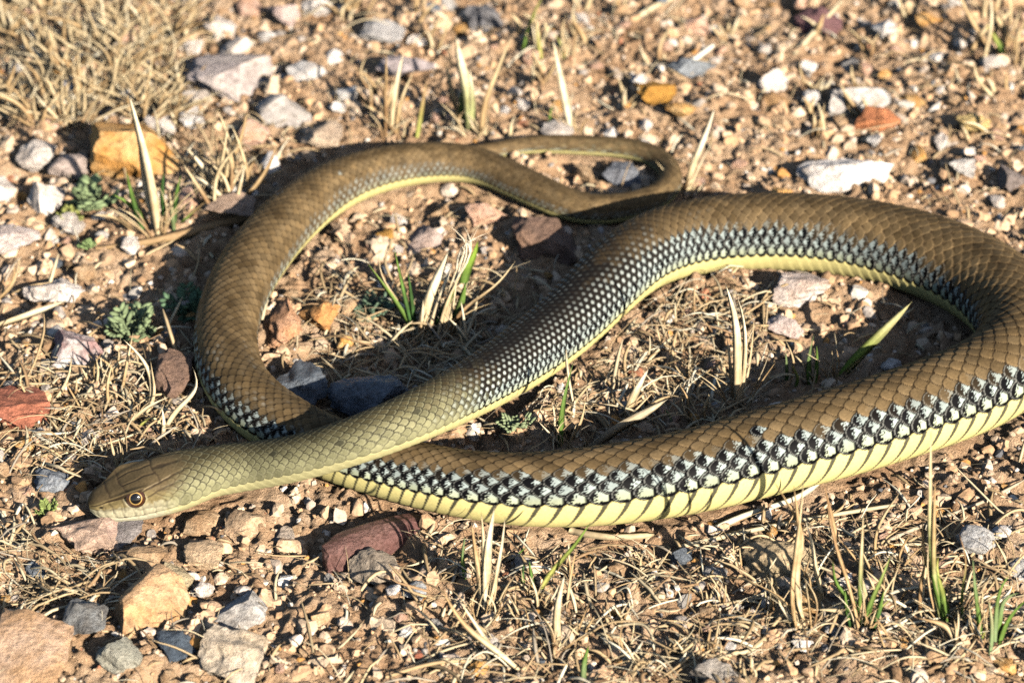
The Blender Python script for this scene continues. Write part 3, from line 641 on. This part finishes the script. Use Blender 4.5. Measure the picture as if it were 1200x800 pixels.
def tuft(name, label, cat, blades, group=None, lean=.25, extra=13):
    """blades: (pixels from foot to tip, width px, colour at foot, colour at tip[, lean towards the viewer])"""
    b0 = ground_pt(*blades[0][0][0]); root = add(name, None, None, None, b0); tag(root, label, cat, group)
    tall = max(abs(b_[0][-1][1] - b_[0][0][1]) for b_ in blades)
    blades = list(blades) + auto_blades(blades[0][0][0][0], blades[0][0][0][1], extra, tall * .2, tall * .6, .9, DRY, (1.4, 3.2), 12)
    for bl in blades:
        px, wpx, c0, c1 = bl[:4]; ly = bl[4] if len(bl) > 4 else random.uniform(-lean, lean)
        g = ground_pt(*px[0]); m_ = mpp(g); hgt = abs(px[-1][1] - px[0][1]) * m_; n = len(px)
        pts = [g - np.array([0, 0, .0015])]
        for i in range(1, n):
            q_ = Py(px[i][0], px[i][1], g[1] + ly * hgt * i / (n - 1))
            q_[2] = max(q_[2], gz(q_[0], q_[1]) + .0006); pts.append(q_)
        me = blade_mesh('blade', np.array(pts) - b0, wpx * .86 * m_, c0, c1, twist=random.uniform(-.9, .9))
        add('blade', me, GRASS, root)
    return root
def auto_blades(u, v, n, hmin, hmax, spread, cols, wid=(3, 6), base=8):
    out = []
    for _ in range(n):
        bu, bv = u + random.uniform(-base, base), v + random.uniform(-base, base) * .5; h = random.uniform(hmin, hmax); a = random.uniform(-spread, spread)
        c = random.choice(cols); cv = random.gauss(0, .08); fl = random.uniform(.45, 1)
        tip = (bu + h * math.sin(a), bv - h * math.cos(a) * fl); mid = (bu + h * .5 * math.sin(a) + h * cv, bv - h * .55 * math.cos(a) * fl + h * abs(cv) * random.uniform(-.3, .1))
        out.append(([(bu, bv), mid, tip], random.uniform(*wid), c[0], c[1]))
    return out
# A: clump in the middle of the snake
tuft('grass_clump', 'green and straw coloured grass clump with wispy seed head inside the coils', 'grass', [
 ([(490,398),(468,360),(448,332),(428,305)], 8, GREEN, (.20,.30,.08), .1), ([(486,396),(474,345),(462,290)], 7, DGREEN, GREEN, 0), ([(488,396),(482,350),(478,318)], 7, DGREEN, DGREEN, 0),
 ([(492,402),(500,360),(514,322),(528,290)], 17, PALE, BLEACH, .25), ([(505,396),(520,365),(535,330)], 12, DGREEN, GREEN, -.1), ([(526,392),(540,355),(546,330)], 13, (.16,.22,.09), GREEN, .1),
 ([(541,340),(548,315),(555,300),(560,282)], 15, GREEN, (.26,.42,.06), .1), ([(520,392),(545,362),(580,335),(604,306)], 8, BRN, PALE, .15), ([(492,402),(494,375),(496,350)], 7, TAN, BLEACH, .2),
 ([(548,412),(545,385),(540,352)], 5, PALE, BLEACH, .2), ([(557,414),(540,388),(520,368)], 6, PALE, BLEACH, .2), ([(482,398),(470,360),(446,318),(444,296)], 4, TAN, PALE, .3),
 ([(498,400),(515,350),(530,310)], 9, PALE, BLEACH, .15), ([(512,398),(525,352),(542,318)], 6, PALE, PALE, .05)])
tuft('seed_head', 'white wispy grass seed head above the green leaf in the coils', 'seed head', [
 ([(520,392),(530,330),(545,290),(548,272)], 4, PALE, BLEACH, .1)] + [([(522,392),(534,330),(546 + 2 * i % 7, 285),(523 + i * 6.5, 268 + (i * 37 % 22) - 6)], 3.2, PALE, (.9,.85,.72), .1 + .02 * i) for i in range(9)])
tuft('grass_sprig', 'single upright green grass blade touching the yellow belly line', 'grass', [([(657,522),(658,490),(664,455),(672,424)], 10, GREEN, (.16,.28,.08), .1), ([(648,510),(650,490),(647,470)], 4, PALE, BLEACH, .2), ([(664,520),(680,495),(686,468)], 5, TAN, PALE, .2)])
tuft('straw_leaf', 'broad split pale straw leaf leaning out from behind the front coil', 'straw', [
 ([(690,530),(715,508),(745,490),(783,467)], 17, (.5,.44,.33), BLEACH, .1), ([(733,492),(742,466),(760,432)], 14, PALE, BLEACH, .1), ([(745,490),(765,482),(772,470)], 5, PALE, PALE, .2), ([(750,466),(758,455),(766,447)], 4, PALE, PALE, .2)])
tuft('straw_stalk', 'frayed upright straw stalk between the upper and lower coil', 'straw', [
 ([(865,478),(864,430),(862,380),(850,332)], 13, PALE, BLEACH, .05), ([(862,476),(856,430),(852,395)], 7, TAN, PALE, .1), ([(866,476),(872,430),(870,370),(862,342)], 7, PALE, BLEACH, .0), ([(868,470),(876,440),(884,372)], 4, PALE, PALE, .2)])
tuft('grass_leaf', 'broad green leaf with straw tip leaning over the front coil', 'grass', [([(978,446),(1000,424),(1028,395),(1069,353)], 17, (.22,.36,.07), (.48,.46,.24), .2)])
tuft('grass_sprout', 'small green sprout with thin dry curls behind the front coil', 'grass', [
 ([(950,450),(948,425),(954,392)], 9, GREEN, GG, .1), ([(955,450),(957,430),(957,404)], 6, GREEN, GREEN, .1), ([(922,452),(922,430),(921,412)], 6, DGREEN, GG, .1), ([(946,450),(940,425),(931,416)], 4, TAN, PALE, .1), ([(924,452),(930,430),(919,396)], 4, TAN, PALE, .1), ([(976,446),(976,428),(975,410)], 3, TAN, PALE, .1), ([(932,452),(934,440),(927,428)], 5, GREEN, YG, .1)])
tuft('straw_curl', 'two thin curled straws in the shade behind the front coil', 'straw', [([(815,498),(803,485),(799,465)], 5, TAN, PALE, .1), ([(829,494),(826,475),(832,462)], 5, TAN, PALE, .1), ([(784,505),(786,490),(778,478)], 5, (.3,.33,.25), GG, .1)])
# F: clump before the belly
tuft('straw_clump', 'pale fan shaped straw clump standing before the yellow belly', 'straw', [
 ([(568,724),(570,690),(572,640),(580,592)], 14, PALE, BLEACH, .1), ([(568,724),(562,680),(556,640),(552,610)], 9, PALE, TAN, .15), ([(570,724),(578,690),(588,640),(592,606)], 8, PALE, BLEACH, .1), ([(569,724),(568,680),(566,630),(564,600)], 8, BLEACH, PALE, .12),
 ([(612,785),(585,765),(548,735),(518,690)], 9, PALE, TAN, .15), ([(585,768),(560,735),(540,705)], 7, PALE, BLEACH, .1)])
tuft('grass_sprout', 'short green blades beside the pale straw clump', 'grass', [
 ([(556,670),(558,650),(553,632)], 7, GREEN, DGREEN, .1), ([(546,676),(542,650),(545,628)], 6, GREEN, GG, .1), ([(615,692),(612,675),(614,660)], 6, GREEN, DGREEN, .1), ([(626,694),(622,672),(620,656)], 6, DGREEN, GREEN, .1), ([(594,658),(606,650),(618,640)], 6, GREEN, GREEN, .1)])
tuft('grass_sprig', 'arching yellow green blade reaching up to the belly scales', 'grass', [([(628,700),(645,672),(668,645),(692,612)], 9, YG, (.18,.28,.06), .1)])
tuft('straw_stalk', 'short thick straw stub with green leaf foot below the belly', 'straw', [
 ([(655,762),(652,730),(656,695),(662,672)], 12, PALE, BLEACH, .1), ([(650,760),(645,738),(636,724)], 7, BRN, PALE, .1), ([(684,800),(684,780),(690,755)], 9, GG, GREEN, .1), ([(676,640),(668,680),(664,712)][::-1], 5, PALE, TAN, .1)])
# G, H, I, J: bottom right
tuft('straw_clump', 'tall crooked dry straw clump casting its shadow on the olive tan rock', 'straw', [
 ([(944,738),(934,690),(936,640),(930,568)], 9, PALE, TAN, .05), ([(940,736),(930,690),(938,620),(920,585),(906,562)], 8, PALE, TAN, .1), ([(966,702),(956,665),(950,630),(944,610)], 8, PALE, BLEACH, .1), ([(936,738),(928,700),(932,650),(942,560)], 7, TAN, PALE, .1),
 ([(962,742),(938,734),(912,705)], 9, PALE, BLEACH, .2), ([(1014,736),(990,718),(950,714)], 8, PALE, PALE, .2), ([(984,640),(976,610),(966,568)], 6, TAN, BRN, .1)])
tuft('grass_clump', 'green and straw grass clump right of the crooked dry straws', 'grass', [
 ([(1012,736),(1004,710),(984,690),(976,655)], 8, GREEN, GREEN, .1), ([(1016,738),(1018,715),(1030,685),(1044,650)], 11, GREEN, (.28,.36,.12), .1), ([(1016,738),(1024,722),(1046,700)], 8, GREEN, YG, .1), ([(1010,734),(1008,690),(1010,640),(1012,600)], 8, GREEN, PALE, .0), ([(1018,738),(1034,700),(1052,670)], 7, TAN, PALE, .1),
 ([(1008,736),(996,690),(980,640),(968,575)], 6, TAN, BRN, .1), ([(1016,736),(1014,700),(1008,670)], 9, PALE, (.5,.46,.28), .1), ([(1022,738),(1030,715),(1036,690)], 8, DGREEN, GREEN, .1), ([(1000,734),(992,712),(990,690)], 7, DGREEN, GREEN, .0), ([(1028,660),(1026,630),(1056,575)], 5, TAN, PALE, .1)])
tuft('grass_stalk', 'single tall straw stalk with green foot standing before the snake', 'grass', [
 ([(1110,732),(1100,700),(1092,650),(1090,590),(1091,505)], 10, GREEN, PALE, .0), ([(1112,732),(1106,700),(1098,665),(1100,650)], 9, GREEN, YG, .1), ([(1108,732),(1098,690),(1084,650),(1082,600)], 7, (.3,.34,.12), TAN, .05), ([(1080,728),(1078,700),(1086,650)], 6, BRN, TAN, .1), ([(1120,752),(1110,735),(1076,724)], 9, PALE, TAN, .2), ([(1106,732),(1096,690),(1094,640),(1096,560)], 8, (.3,.32,.14), TAN, .0)])
tuft('grass_clump', 'loose green rush clump beside the grey white angular stone', 'grass', [
 ([(1150,752),(1146,715),(1142,680),(1140,652)], 8, GREEN, GG, .1), ([(1168,756),(1172,720),(1180,700),(1196,694)], 9, GREEN, GG, .1), ([(1166,756),(1168,712),(1178,680),(1184,672)], 8, GG, GREEN, .1), ([(1170,758),(1186,720),(1208,698)], 9, GREEN, GREEN, .1), ([(1130,730),(1128,690),(1132,660),(1124,625)], 5, GREEN, BRN, .1), ([(1146,752),(1150,720),(1152,690)], 7, TAN, PALE, .1), ([(1160,770),(1162,735),(1158,700)], 7, GG, (.4,.42,.25), .1), ([(1148,754),(1158,735),(1168,722)], 6, YG, YG, .1)])
# K, L: upper left
tuft('straw_leaf', 'tall split pale straw leaf with green blades before the ochre rock', 'straw', [
 ([(186,272),(178,225),(165,165),(150,108)], 14, PALE, BLEACH, .0), ([(182,270),(170,215),(164,170),(158,125)], 9, BLEACH, BLEACH, .0), ([(172,268),(158,245),(132,228)], 9, GREEN, (.2,.34,.08), .1), ([(168,266),(156,235),(148,200)], 8, DGREEN, GREEN, -.1),
 ([(204,262),(206,235),(212,205)], 8, DGREEN, GREEN, 0), ([(196,266),(190,230),(192,200)], 8, DGREEN, DGREEN, -.1), ([(210,266),(225,250),(242,236)], 6, GREEN, TAN, .1), ([(176,262),(162,240),(160,215)], 6, TAN, PALE, .1), ([(204,268),(200,240),(198,220)], 7, GG, PALE, .1), ([(160,272),(140,258),(110,252)], 8, TAN, PALE, .1)])
tuft('straw_clump', 'dense arching dry straw clump behind the tail and left coil', 'straw', auto_blades(268, 236, 26, 45, 130, .55, DRY, (5, 9), 26) + [([(276,246),(250,222),(226,205)], 9, PALE, BLEACH, .1)])
tuft('straw_leaf', 'pointed straw leaves with a green shoot behind the snake arch', 'straw', [([(460,158),(462,120),(474,58)], 11, PALE, BLEACH, .0), ([(464,158),(470,120),(486,82)], 7, TAN, PALE, .0), ([(488,162),(494,130),(500,95)], 8, YG, TAN, .0), ([(466,156),(464,140),(462,122)], 8, GREEN, GREEN, .0), ([(452,160),(452,110),(453,60)], 5, BRN, TAN, -.1)])
tuft('grass_leaf', 'broad pale green and white leaf behind the snake arch', 'grass', [([(550,152),(548,110),(540,75),(534,42)], 17, (.42,.46,.22), BLEACH, .0), ([(546,148),(540,120),(546,90)], 9, GREEN, (.4,.46,.2), .0), ([(538,140),(530,110),(522,72)], 8, TAN, PALE, .0), ([(552,152),(554,120),(550,80)], 10, (.5,.5,.3), BLEACH, .0)])
tuft('straw_leaf', 'brown leaning straw stem beside the broad pale green leaf', 'straw', [([(564,158),(568,125),(580,90),(600,42)], 10, TAN, PALE, .0), ([(570,158),(566,145),(564,138)], 8, PALE, PALE, .1), ([(598,160),(600,145),(604,135)], 7, PALE, BLEACH, .1)])
tuft('straw_leaf', 'slender white straw leaf standing behind the tail', 'straw', [([(670,154),(662,115),(655,80),(648,46)], 13, BLEACH, BLEACH, .0), ([(664,152),(668,125),(672,105)], 8, PALE, BLEACH, .0), ([(646,156),(644,140),(648,122)], 5, GREEN, GREEN, 0)])
tuft('straw_leaf', 'sharp white straw blade standing right of the tail bend', 'straw', [([(804,224),(812,195),(824,165),(838,125)], 11, PALE, (.85,.8,.66), .0), ([(806,224),(820,195),(836,165)], 5, PALE, BLEACH, .1)])
tuft('grass_clump', 'thin green and dry grass clump on the stony ground behind the tail', 'grass', auto_blades(640, 52, 9, 30, 75, .5, [(GREEN, YG), (TAN, PALE), (YG, PALE)], (5, 9), 30))
tuft('straw_clump', 'long leaning dry straws with green shoots on the far gravel', 'straw', auto_blades(1165, 62, 10, 50, 110, .5, [(TAN, PALE), (PALE, BLEACH), (GREEN, YG)], (6, 10), 35))
tuft('straw_leaf', 'flat pale straw leaf lying left of the white purple stone', 'straw', [([(-20,388),(20,374),(78,352)], 13, PALE, BLEACH, .3), ([(-12,350),(10,340),(24,300)], 5, TAN, PALE, .2), ([(-10,356),(14,330),(18,305)], 4, TAN, TAN, .2)])
tuft('straw_clump', 'curved bleached straws growing between the shaded rock and white purple stone', 'straw', [
 ([(170,488),(178,455),(172,430),(145,398)], 7, PALE, BLEACH, .2), ([(165,492),(180,462),(178,436),(176,420)], 6, PALE, PALE, .2), ([(150,500),(172,478),(198,465)], 7, PALE, BLEACH, .2), ([(160,500),(180,490),(192,500)], 6, YG, PALE, .2), ([(190,510),(206,482),(230,450),(226,430)], 8, PALE, BLEACH, .2), ([(140,462),(146,440),(156,388)], 5, TAN, PALE, .2),
 ([(128,478),(126,450),(132,425)], 5, TAN, PALE, .2), ([(188,520),(192,500),(190,478)], 7, PALE, BLEACH, .2), ([(60,470),(80,440),(84,415)], 5, PALE, PALE, .2)])
# dry stubble of the far field and elsewhere: many small tufts
def stubble(n, area, hh, label, group, nb=(4, 8), wid=(4, 8), spread=.7, cols=DRY):
    k = 0; tr = 0
    while k < n and tr < n * 30:
        tr += 1; u, v = random.uniform(area[0], area[2]), random.uniform(area[1], area[3]); p = ground_pt(u, v)
        if snake_gap(p[0], p[1])[0] < .35: continue
        nm_ = near_mark(p[0], p[1], .09); lb_ = label + (' near the ' + nm_ if nm_ else '')
        tuft('straw_tuft', lb_, 'straw', auto_blades(u, v, random.randint(*nb), hh[0], hh[1], spread, cols, wid, 9), lb_, extra=0); k += 1
stubble(52, (-10, 5, 215, 150), (30, 85), 'short tan straw tuft of the dense dry patch', 'straw tufts of the dense dry patch', (8, 12), (2.5, 6.5), 1.2)
stubble(16, (380, 5, 800, 140), (25, 60), 'short straw tuft behind the snake arch', 'straw tufts behind the snake arch', (3, 6), (4, 8))
stubble(14, (820, 0, 1200, 180), (20, 55), 'sparse straw tuft on the far gravel', 'straw tufts on the far gravel', (2, 5), (4, 8))
stubble(18, (640, 360, 880, 490), (15, 42), 'small dry tuft between the long coils', 'dry tufts between the long coils', (3, 6), (2, 4))
stubble(16, (600, 640, 900, 800), (18, 50), 'small dry tuft in litter below the belly', 'dry tufts below the belly', (3, 6), (2.5, 5))
stubble(16, (880, 640, 1200, 810), (18, 60), 'small dry tuft among the green clumps before the snake', 'dry tufts among the green clumps', (3, 6), (2.5, 5))
stubble(10, (10, 440, 190, 560), (15, 45), 'small bleached tuft in the tangle before the snout', 'bleached tufts before the snout', (4, 7), (2.5, 5))

# straws lying about: the large ones singly
def lying(pix, wpx, c, label, name='straw', group=None, lift=.0016, arch=0.0):
    g = [ground_pt(*q_) for q_ in pix]; m_ = mpp(g[0]); n = len(g)
    top = max(float(q_[2]) for q_ in g)
    pts = [np.array([q_[0], q_[1], max(q_[2], top - .004) + lift + arch * math.sin(math.pi * i / (n - 1))]) for i, q_ in enumerate(g)]
    pts[0][2] = g[0][2] + .0006; o0 = pts[0].copy()
    me = blade_mesh(name, np.array(pts) - o0, wpx * m_, c, c, flat=.45, taper=([0, .1, .9, 1], [.7, 1, .8, .3]), side=(.3, 1, .2))
    o = add(name, me, LITTER, None, o0); tag(o, label, 'straw', group); return o
lying([(795,645),(880,626),(960,612),(1064,594)], 9, PALE, 'long pale straw stem lying between belly and olive tan rock')
lying([(828,622),(880,606),(925,588),(962,568)], 11, BLEACH, 'thick bleached straw stem slanting up to the belly')
lying([(668,624),(715,630),(766,638)], 13, (.58, .46, .28), 'flat wide straw strip lying under the belly')
lying([(1036,637),(1090,615),(1150,585),(1200,566)], 7, (.52, .42, .30), 'greyish twig like straw lying right of the tall stalk')
lying([(452,795),(520,784),(596,786)], 7, TAN, 'tan straw lying below the fan shaped clump')
lying([(820,752),(850,768),(880,764),(905,742)], 8, PALE, 'curved straw lying below the olive tan rock')
lying([(860,718),(890,700),(904,690)], 6, (.40, .36, .32), 'short grey twig beside the olive tan rock')
lying([(1010,168),(1055,140)], 10, PALE, 'pale straw piece lying by the brick orange stone')
lying([(790,88),(836,70)], 10, (.85, .8, .68), 'white straw flake lying on the slate blue stone', lift=.008)
lying([(92,30),(66,34)], 12, BLEACH, 'white straw flake lying in the dense dry patch', lift=.006)
lying([(92,72),(120,76)], 11, BLEACH, 'second white straw flake lying in the dense dry patch', lift=.006)
lying([(53,130),(92,122)], 10, BLEACH, 'pale straw flake lying below the dense dry patch', lift=.006)
lying([(720,45),(760,15),(790,0)], 12, PALE, 'thick pale straw lying far behind the tail')
lying([(930,62),(985,20)], 8, PALE, 'pale straw resting beside the dark purple rock', lift=.008)
k = 0
while k < 130:
    u, v = (random.uniform(520, 1200), random.uniform(610, 800)) if k % 3 else random.choice([(random.uniform(600, 900), random.uniform(350, 500)), (random.uniform(0, 230), random.uniform(430, 560))])
    p = ground_pt(u, v)
    if snake_gap(p[0], p[1])[0] < .2: continue
    a = random.uniform(-.7, .7); l = random.uniform(22, 80); cv = random.uniform(-.5, .5)
    q1, q2 = (u + l * .5 * math.cos(a), v + l * .5 * math.sin(a) * .6), (u + l * math.cos(a + cv), v + l * math.sin(a + cv) * .6)
    if snake_gap(*ground_pt(*q2)[:2])[0] < .1: continue
    zone = 'front' if v > 600 else ('coil' if u > 500 else 'snout')
    lab, grp = {'front': ('thin dry straw before the snake belly', 'straws before the belly'), 'coil': ('thin dry straw between the two long coils', 'straws between the coils'), 'snout': ('thin dry straw in the snout side tangle', 'straws beside the snout')}[zone]
    lying([(u, v), q1, q2], random.uniform(2.5, 5), random.choice([PALE, TAN, BLEACH, (.58, .44, .26)]), *((lab, 'straw', grp) if not near_mark(*p[:2]) else (lab + ' near the ' + near_mark(*p[:2]), 'straw', lab + ' near the ' + near_mark(*p[:2]))), lift=random.uniform(.001, .004), arch=random.uniform(0, .005)); k += 1

# the rest of the litter, past counting
def litter(n):
    reg = [(0, 0, 230, 150, 1.5), (520, 340, 900, 520, 1.6), (480, 600, 1210, 810, 1.7), (0, 430, 250, 570, .8), (380, 330, 560, 460, .8), (0, 600, 140, 720, .7), (-30, -30, 1230, 830, 2.6), (200, 150, 330, 260, .3)]
    wts = np.array([r_[4] for r_ in reg]); ch = rng.choice(len(reg), n, p=wts / wts.sum()); lo = np.array([r_[:2] for r_ in reg])[ch]; hi = np.array([r_[2:4] for r_ in reg])[ch]
    uv = rng.uniform(0, 1, (n, 2)) * (hi - lo) + lo
    d = FWD[None] + ((uv[:, 0] - 600) / FPX)[:, None] * RGT - ((uv[:, 1] - 400) / FPX)[:, None] * UPV; xy = (CAM + d * (-CAM[2] / d[:, 2])[:, None])[:, :2]
    out = rng.uniform(0, 1, n) < .12; xy[out] = np.stack([rng.uniform(-.45, .45, out.sum()), rng.uniform(-.36, .55, out.sum())], 1)
    K = 7; a0 = rng.uniform(0, 6.283, n); cv = rng.normal(0, .55, n); ln = rng.uniform(.004, .026, n) * rng.uniform(.5, 1.3, n); X = np.zeros((n, K, 3)); X[:, 0, :2] = xy
    for i in range(1, K):
        a = a0 + cv * i / K; X[:, i, 0] = X[:, i - 1, 0] + np.cos(a) * ln / K; X[:, i, 1] = X[:, i - 1, 1] + np.sin(a) * ln / K
    keep = (snake_gap(X[:, :, 0].ravel(), X[:, :, 1].ravel(), True).reshape(n, K) > -.12).all(1); X, ln = X[keep], ln[keep]; n = len(X)
    sn_ = LIEX[::4][:14]; far_ = (np.hypot(X[:, :, None, 0] - sn_[None, None, :, 0], X[:, :, None, 1] - sn_[None, None, :, 1]) > .021).all((1, 2)); X, ln = X[far_], ln[far_]; n = len(X)
    hz = height(X[:, :, 0].ravel(), X[:, :, 1].ravel()).reshape(n, K); t = np.linspace(0, 1, K)[None]
    tilt = np.abs(rng.normal(0, .22, n)); X[:, :, 2] = np.maximum(hz, hz.max(1)[:, None] * .7 + hz.mean(1)[:, None] * .3) + .0006 + tilt[:, None] * ln[:, None] * t + (rng.uniform(0, .18, n) * ln)[:, None] * np.sin(np.pi * t)
    T = np.gradient(X, axis=1); T /= np.linalg.norm(T, axis=2)[..., None] + 1e-12; B = np.cross(T, [0, 0, 1.0]); B /= np.linalg.norm(B, axis=2)[..., None] + 1e-9; N = np.cross(B, T)
    wd = (rng.uniform(0, 1, n) ** 2 * .0009 + .00018)[:, None] * np.interp(t[0], [0, .2, .7, 1], [.7, 1, .8, .2])[None]
    ring = np.stack([X - B * wd[..., None], X + N * (wd * .55)[..., None], X + B * wd[..., None]], 2)
    F = grid_faces(K, 3, True); V = ring.reshape(-1, 3); F = (F[None] + (np.arange(n) * K * 3)[:, None, None]).reshape(-1, 4)
    cs = np.array([PALE, TAN, BLEACH, (.58, .44, .26), BRN, (.42, .36, .28)]); c = cs[rng.choice(6, n, p=[.3, .28, .12, .18, .07, .05])] * rng.uniform(.75, 1.15, (n, 1))
    return add('straw_litter', mesh_np('straw_litter', V, F, np.clip(np.repeat(c, K * 3, 0), 0, 1)), LITTER)
tag(litter(5800), 'short dry straw litter strewn over the soil', 'straw litter', kind='stuff')

# ------------------------------------------------------------------ small grey green herbs
def herb(name, label, u, v, size, n, col, seed):
    rg = np.random.default_rng(seed); b = ground_pt(u, v); m_ = mpp(b); root = add(name, None, None, None, b); tag(root, label, 'herb')
    for i in range(n):
        az = rg.uniform(0, 6.283); el = rg.uniform(.25, 1.2); ln = size * m_ * rg.uniform(.55, 1.05)
        d = np.array([math.cos(az) * math.cos(el), math.sin(az) * math.cos(el), math.sin(el)]); side = np.cross(d, [0, 0, 1]); side /= np.linalg.norm(side); nn = np.cross(side, d)
        Vs, Fs, Cs = [], [], []; base = 0; V, F = ICO[1]
        def lobe(c, ax, bx, la, lb, lc, cl):
            nonlocal base
            cx = np.cross(ax, bx); W_ = V[:, :1] * ax * la + V[:, 1:2] * bx * lb + V[:, 2:] * cx * lc + c
            Vs.append(W_); Fs.append(F + base); Cs.append(np.repeat(np.array(cl)[None] * rg.uniform(.8, 1.25), len(V), 0)); base += len(V)
        lobe(d * ln * .4, d, side, ln * .42, ln * .03, ln * .03, np.array(col) * .8)
        for j in range(7):
            f_ = .25 + .75 * j / 6; sp = math.sin(f_ * 2.6) * .34
            for sg in (-1, 1):
                dd = d * .6 + side * sg * .8; dd /= np.linalg.norm(dd); bb_ = np.cross(nn, dd)
                lobe(d * ln * f_ * .9 + side * sg * ln * sp * .55 + nn * rg.uniform(-.05, .1) * ln, dd, bb_, ln * (.10 + sp * .32), ln * .075, ln * .05, col)
        add('leaf', mesh_np('leaf', np.concatenate(Vs), np.concatenate(Fs), np.clip(np.concatenate(Cs), 0, 1)), HERB, root)
HERB = col_material('herb_leaf', 0.85, 0.15, 900, 0.3, 0.6, 0.0004, 0.1)
herb('herb', 'feathery grey green herb above the white purple stone', 152, 398, 52, 15, (.20, .26, .14), 1)
herb('herb', 'grey green herb left of the tall split straw leaf', 105, 240, 48, 11, (.22, .29, .15), 2)
herb('herb', 'dark little herb left of the green and straw clump', 434, 368, 36, 9, (.12, .18, .12), 3)
herb('herb', 'tiny grey green herb under the yellow belly line', 606, 502, 28, 8, (.26, .32, .18), 4)
herb('herb', 'dark green herb in the shade left of the snake loop', 222, 368, 40, 9, (.10, .17, .10), 5)
herb('herb', 'small bright green rosette beside the slate blue pebble', 56, 604, 24, 6, (.22, .28, .09), 6)
herb('herb', 'small yellow green herb beside the grey green one', 78, 262, 26, 6, (.30, .32, .10), 7)
herb('herb', 'little green herb touching the end of the tail', 106, 292, 18, 5, (.24, .34, .14), 8)
